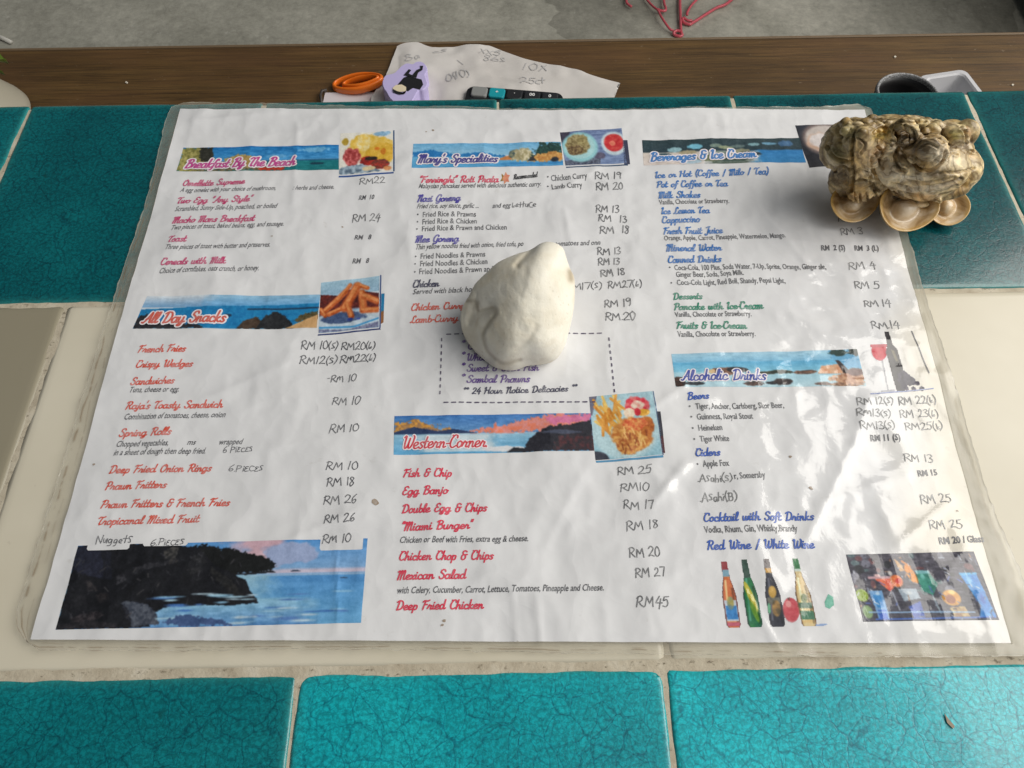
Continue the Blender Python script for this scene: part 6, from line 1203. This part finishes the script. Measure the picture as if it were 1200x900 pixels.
# plant pot with leaves at the left edge
M_pot = mat('beige_ceramic', (0.36, 0.33, 0.26), 0.5); M_leaf = mat('green_leaf', rough=0.45); n = N(M_leaf); n.base(n.ramp(n.noise(60, 4, 0.6, geo_pos(n)), [(0.35, (0.10, 0.20, 0.02)), (0.65, (0.32, 0.44, 0.07))]))
pot = thing('plant_pot', 'beige tapering pot with a green leaf at the left end of the shelf', 'plant', tuple(on_shelf(-20, 118)))
pc = pl(-43, 113, Zs + .03)
pr_r = lambda x, z, y: np.linalg.norm(pl(x, y, Zs + z)[:2] - pc[:2])
lathe('pot', [(.002, .0008), (.0515, .0008), (.052, .003), (.0495, .010), (.0265, .050), (.0248, .053), (.022, .052), (.002, .040)], pc, M_pot, pot)
def leaf(base, tip, wid, bend):
    b_, t_ = np.array(base), np.array(tip); d = t_ - b_; s_ = np.cross(d, [0, 0, 1]); s_ /= np.linalg.norm(s_); V_ = []
    for k in range(13):
        t = k / 12; wv_ = wid * math.sin(math.pi * min(t ** .8, 1)) * (1 + .12 * math.sin(17 * t)); p_ = b_ + d * t + np.array([0, 0, bend * math.sin(math.pi * t)])
        for q in (-1, -.5, 0, .5, 1): V_.append(p_ + s_ * q * wv_ + np.array([0, 0, .004 * abs(q) - .002 * math.sin(9 * t + q)]))
    return V_, gridfaces(5, 13)
for bs, tp_, w_ in (((pc[0], pc[1], Zs + .042), pl(10, 74, Zs + .085), .019), ((pc[0], pc[1], Zs + .042), pl(6, 88, Zs + .062), .013), ((pc[0], pc[1], Zs + .042), pl(-30, 60, Zs + .09), .02)):
    V, F = leaf(bs, tp_, w_, .02); mk('leaf', V, F, M_leaf, pot, True)

# ------------------------------------------------------------------ on the floor: pink wire hangers, a dark box added to shade the floor, a strip of trim
M_pk = mat('pink_plastic_wire', (0.62, 0.10, 0.13), 0.35, coat=0.3)
def of(x, y, z=.004): return pl(x, y, Zf + z)
def hanger(label, parts, loc):
    t = thing('coat_hanger', label, 'hanger', tuple(loc), 'pink hangers dropped on the floor')
    for nm, pts, r_, closed in parts:
        V, F = tube([of(*p) for p in cat(pts, 5, closed)], r_, 8, closed); mk(nm, V, F, M_pk, t, True)
hanger('pink wire hanger lying on the floor with its corner nearest the shelf', [
    ('frame', [(795, -60, .006), (796.5, -10, .008), (797, 10, .010), (798, 36, .008), (799.5, 41, .007), (796, 42.5, .006), (791, 41, .006), (789.5, 38, .01), (793, 36, .012), (797, 36.5, .012)], .0042, False),
    ('hook', [(789, 35.5, .010), (785, 34, .012), (779, 26, .018), (774, 18, .02), (771, 12, .018), (766, 8, .014), (761, 3, .012), (757, -3, .012), (752, -20, .012)], .0032, False),
    ('notch', [(777, -20, .010), (778, 2, .012), (780, 9, .014), (779.5, 12.5, .014), (774, 12.5, .014), (771, 11, .014)], .0038, False)], of(790, 20, 0))
hanger('pink hanger lying open on the floor, the one farther right', [
    ('frame', [(900, -45, .008), (857, 0, .008), (838, 10, .008), (812, 26.5, .007), (808, 28.5, .007), (801, 26, .008), (800, 21, .012)], .0042, False),
    ('shoulder', [(801, 20.5, .012), (806, 24, .010), (811, 24, .010)], .0036, False),
    ('bar', [(806, 18, .010), (805, 15.5, .012), (809, 8, .014), (815, 1, .014), (830, -14, .014)], .0036, False)], of(820, 20, 0))
hanger('end of a pink hanger hook at the top edge, the one farthest left', [
    ('hook', [(735, -6, .01), (734, 2, .01), (736, 5, .01), (740, 8, .01)], .0034, False)], of(736, 4, 0))
M_dk = mat('dark_wood', (0.025, 0.02, 0.017), 0.5)
sbox = thing('shade_box', 'dark box added on the concrete floor at the far right to shade it', 'shade_box', (1.75, 1.8, Zf))  # added and sized for the floor shadow; only its dark corner shows
def wbox(nm, x0, x1, y0, y1, z0, z1, m, par): return rbox(nm, x0, x1, y0, y1, z0, z1, .004, m, par)
wbox('box_body', 1.44, 2.0, 1.62, 2.4, Zf + .05, Zf + .62, M_dk, sbox)
for lx_ in (1.45, 1.93):
    for ly_ in (1.63, 2.33): wbox('leg', lx_, lx_ + .05, ly_, ly_ + .05, Zf, Zf + .0495, M_dk, sbox)
trim = thing('floor_trim', 'thin pale strip lying on the floor at the upper left', 'trim', tuple(of(0, 45, 0)))
V, F = tube([of(-60, 20, .006), of(0, 43.5, .006), of(13, 49.5, .006)], .006, 8); mk('strip', V, F, mat('pale_plastic', (0.55, 0.53, 0.48), 0.5), trim, True)
# a dry flake on the front tile and crumbs on the shelf
def flake(nm, label, catg, pts, z, m, th=.0006):
    P = [pl(x, y, z + th) for x, y in pts]; k_ = len(P)
    o = mk(nm, [p - np.array([0, 0, th - .0001]) for p in P] + P, [list(range(k_, 2 * k_))[::-1]] + [[i, (i + 1) % k_, k_ + (i + 1) % k_, k_ + i] for i in range(k_)], m)
    c_ = Vector(np.mean(P, 0)); c_.z = z; o.data.transform(Matrix.Translation(-c_)); o.location = c_; tag(o, label, catg)
M_fl = mat('dry_flake', (0.33, 0.27, 0.20), 0.8)
flake('dry_flake', 'small beige dry flake on the teal front tile, lower right', 'flake', [(1107, 836), (1112, 843), (1119, 851), (1117, 854), (1110, 847)], .0004, M_fl)
M_crumb = mat('crumb', (0.6, 0.55, 0.46), 0.8)
for (x, y, lb) in ((148, 96, 'white crumb on the bare shelf board left of the orange loop'), (1049, 66, 'pale crumb on the shelf board above the dark cup'), (1187, 99, 'pale crumb on the shelf right of the grey tray')):
    flake('crumb', lb, 'crumb', [(x - 1.3, y), (x, y - 1), (x + 1.6, y), (x + .7, y + 1.1), (x - 1, y + .9)], Zs, M_crumb, .0012)
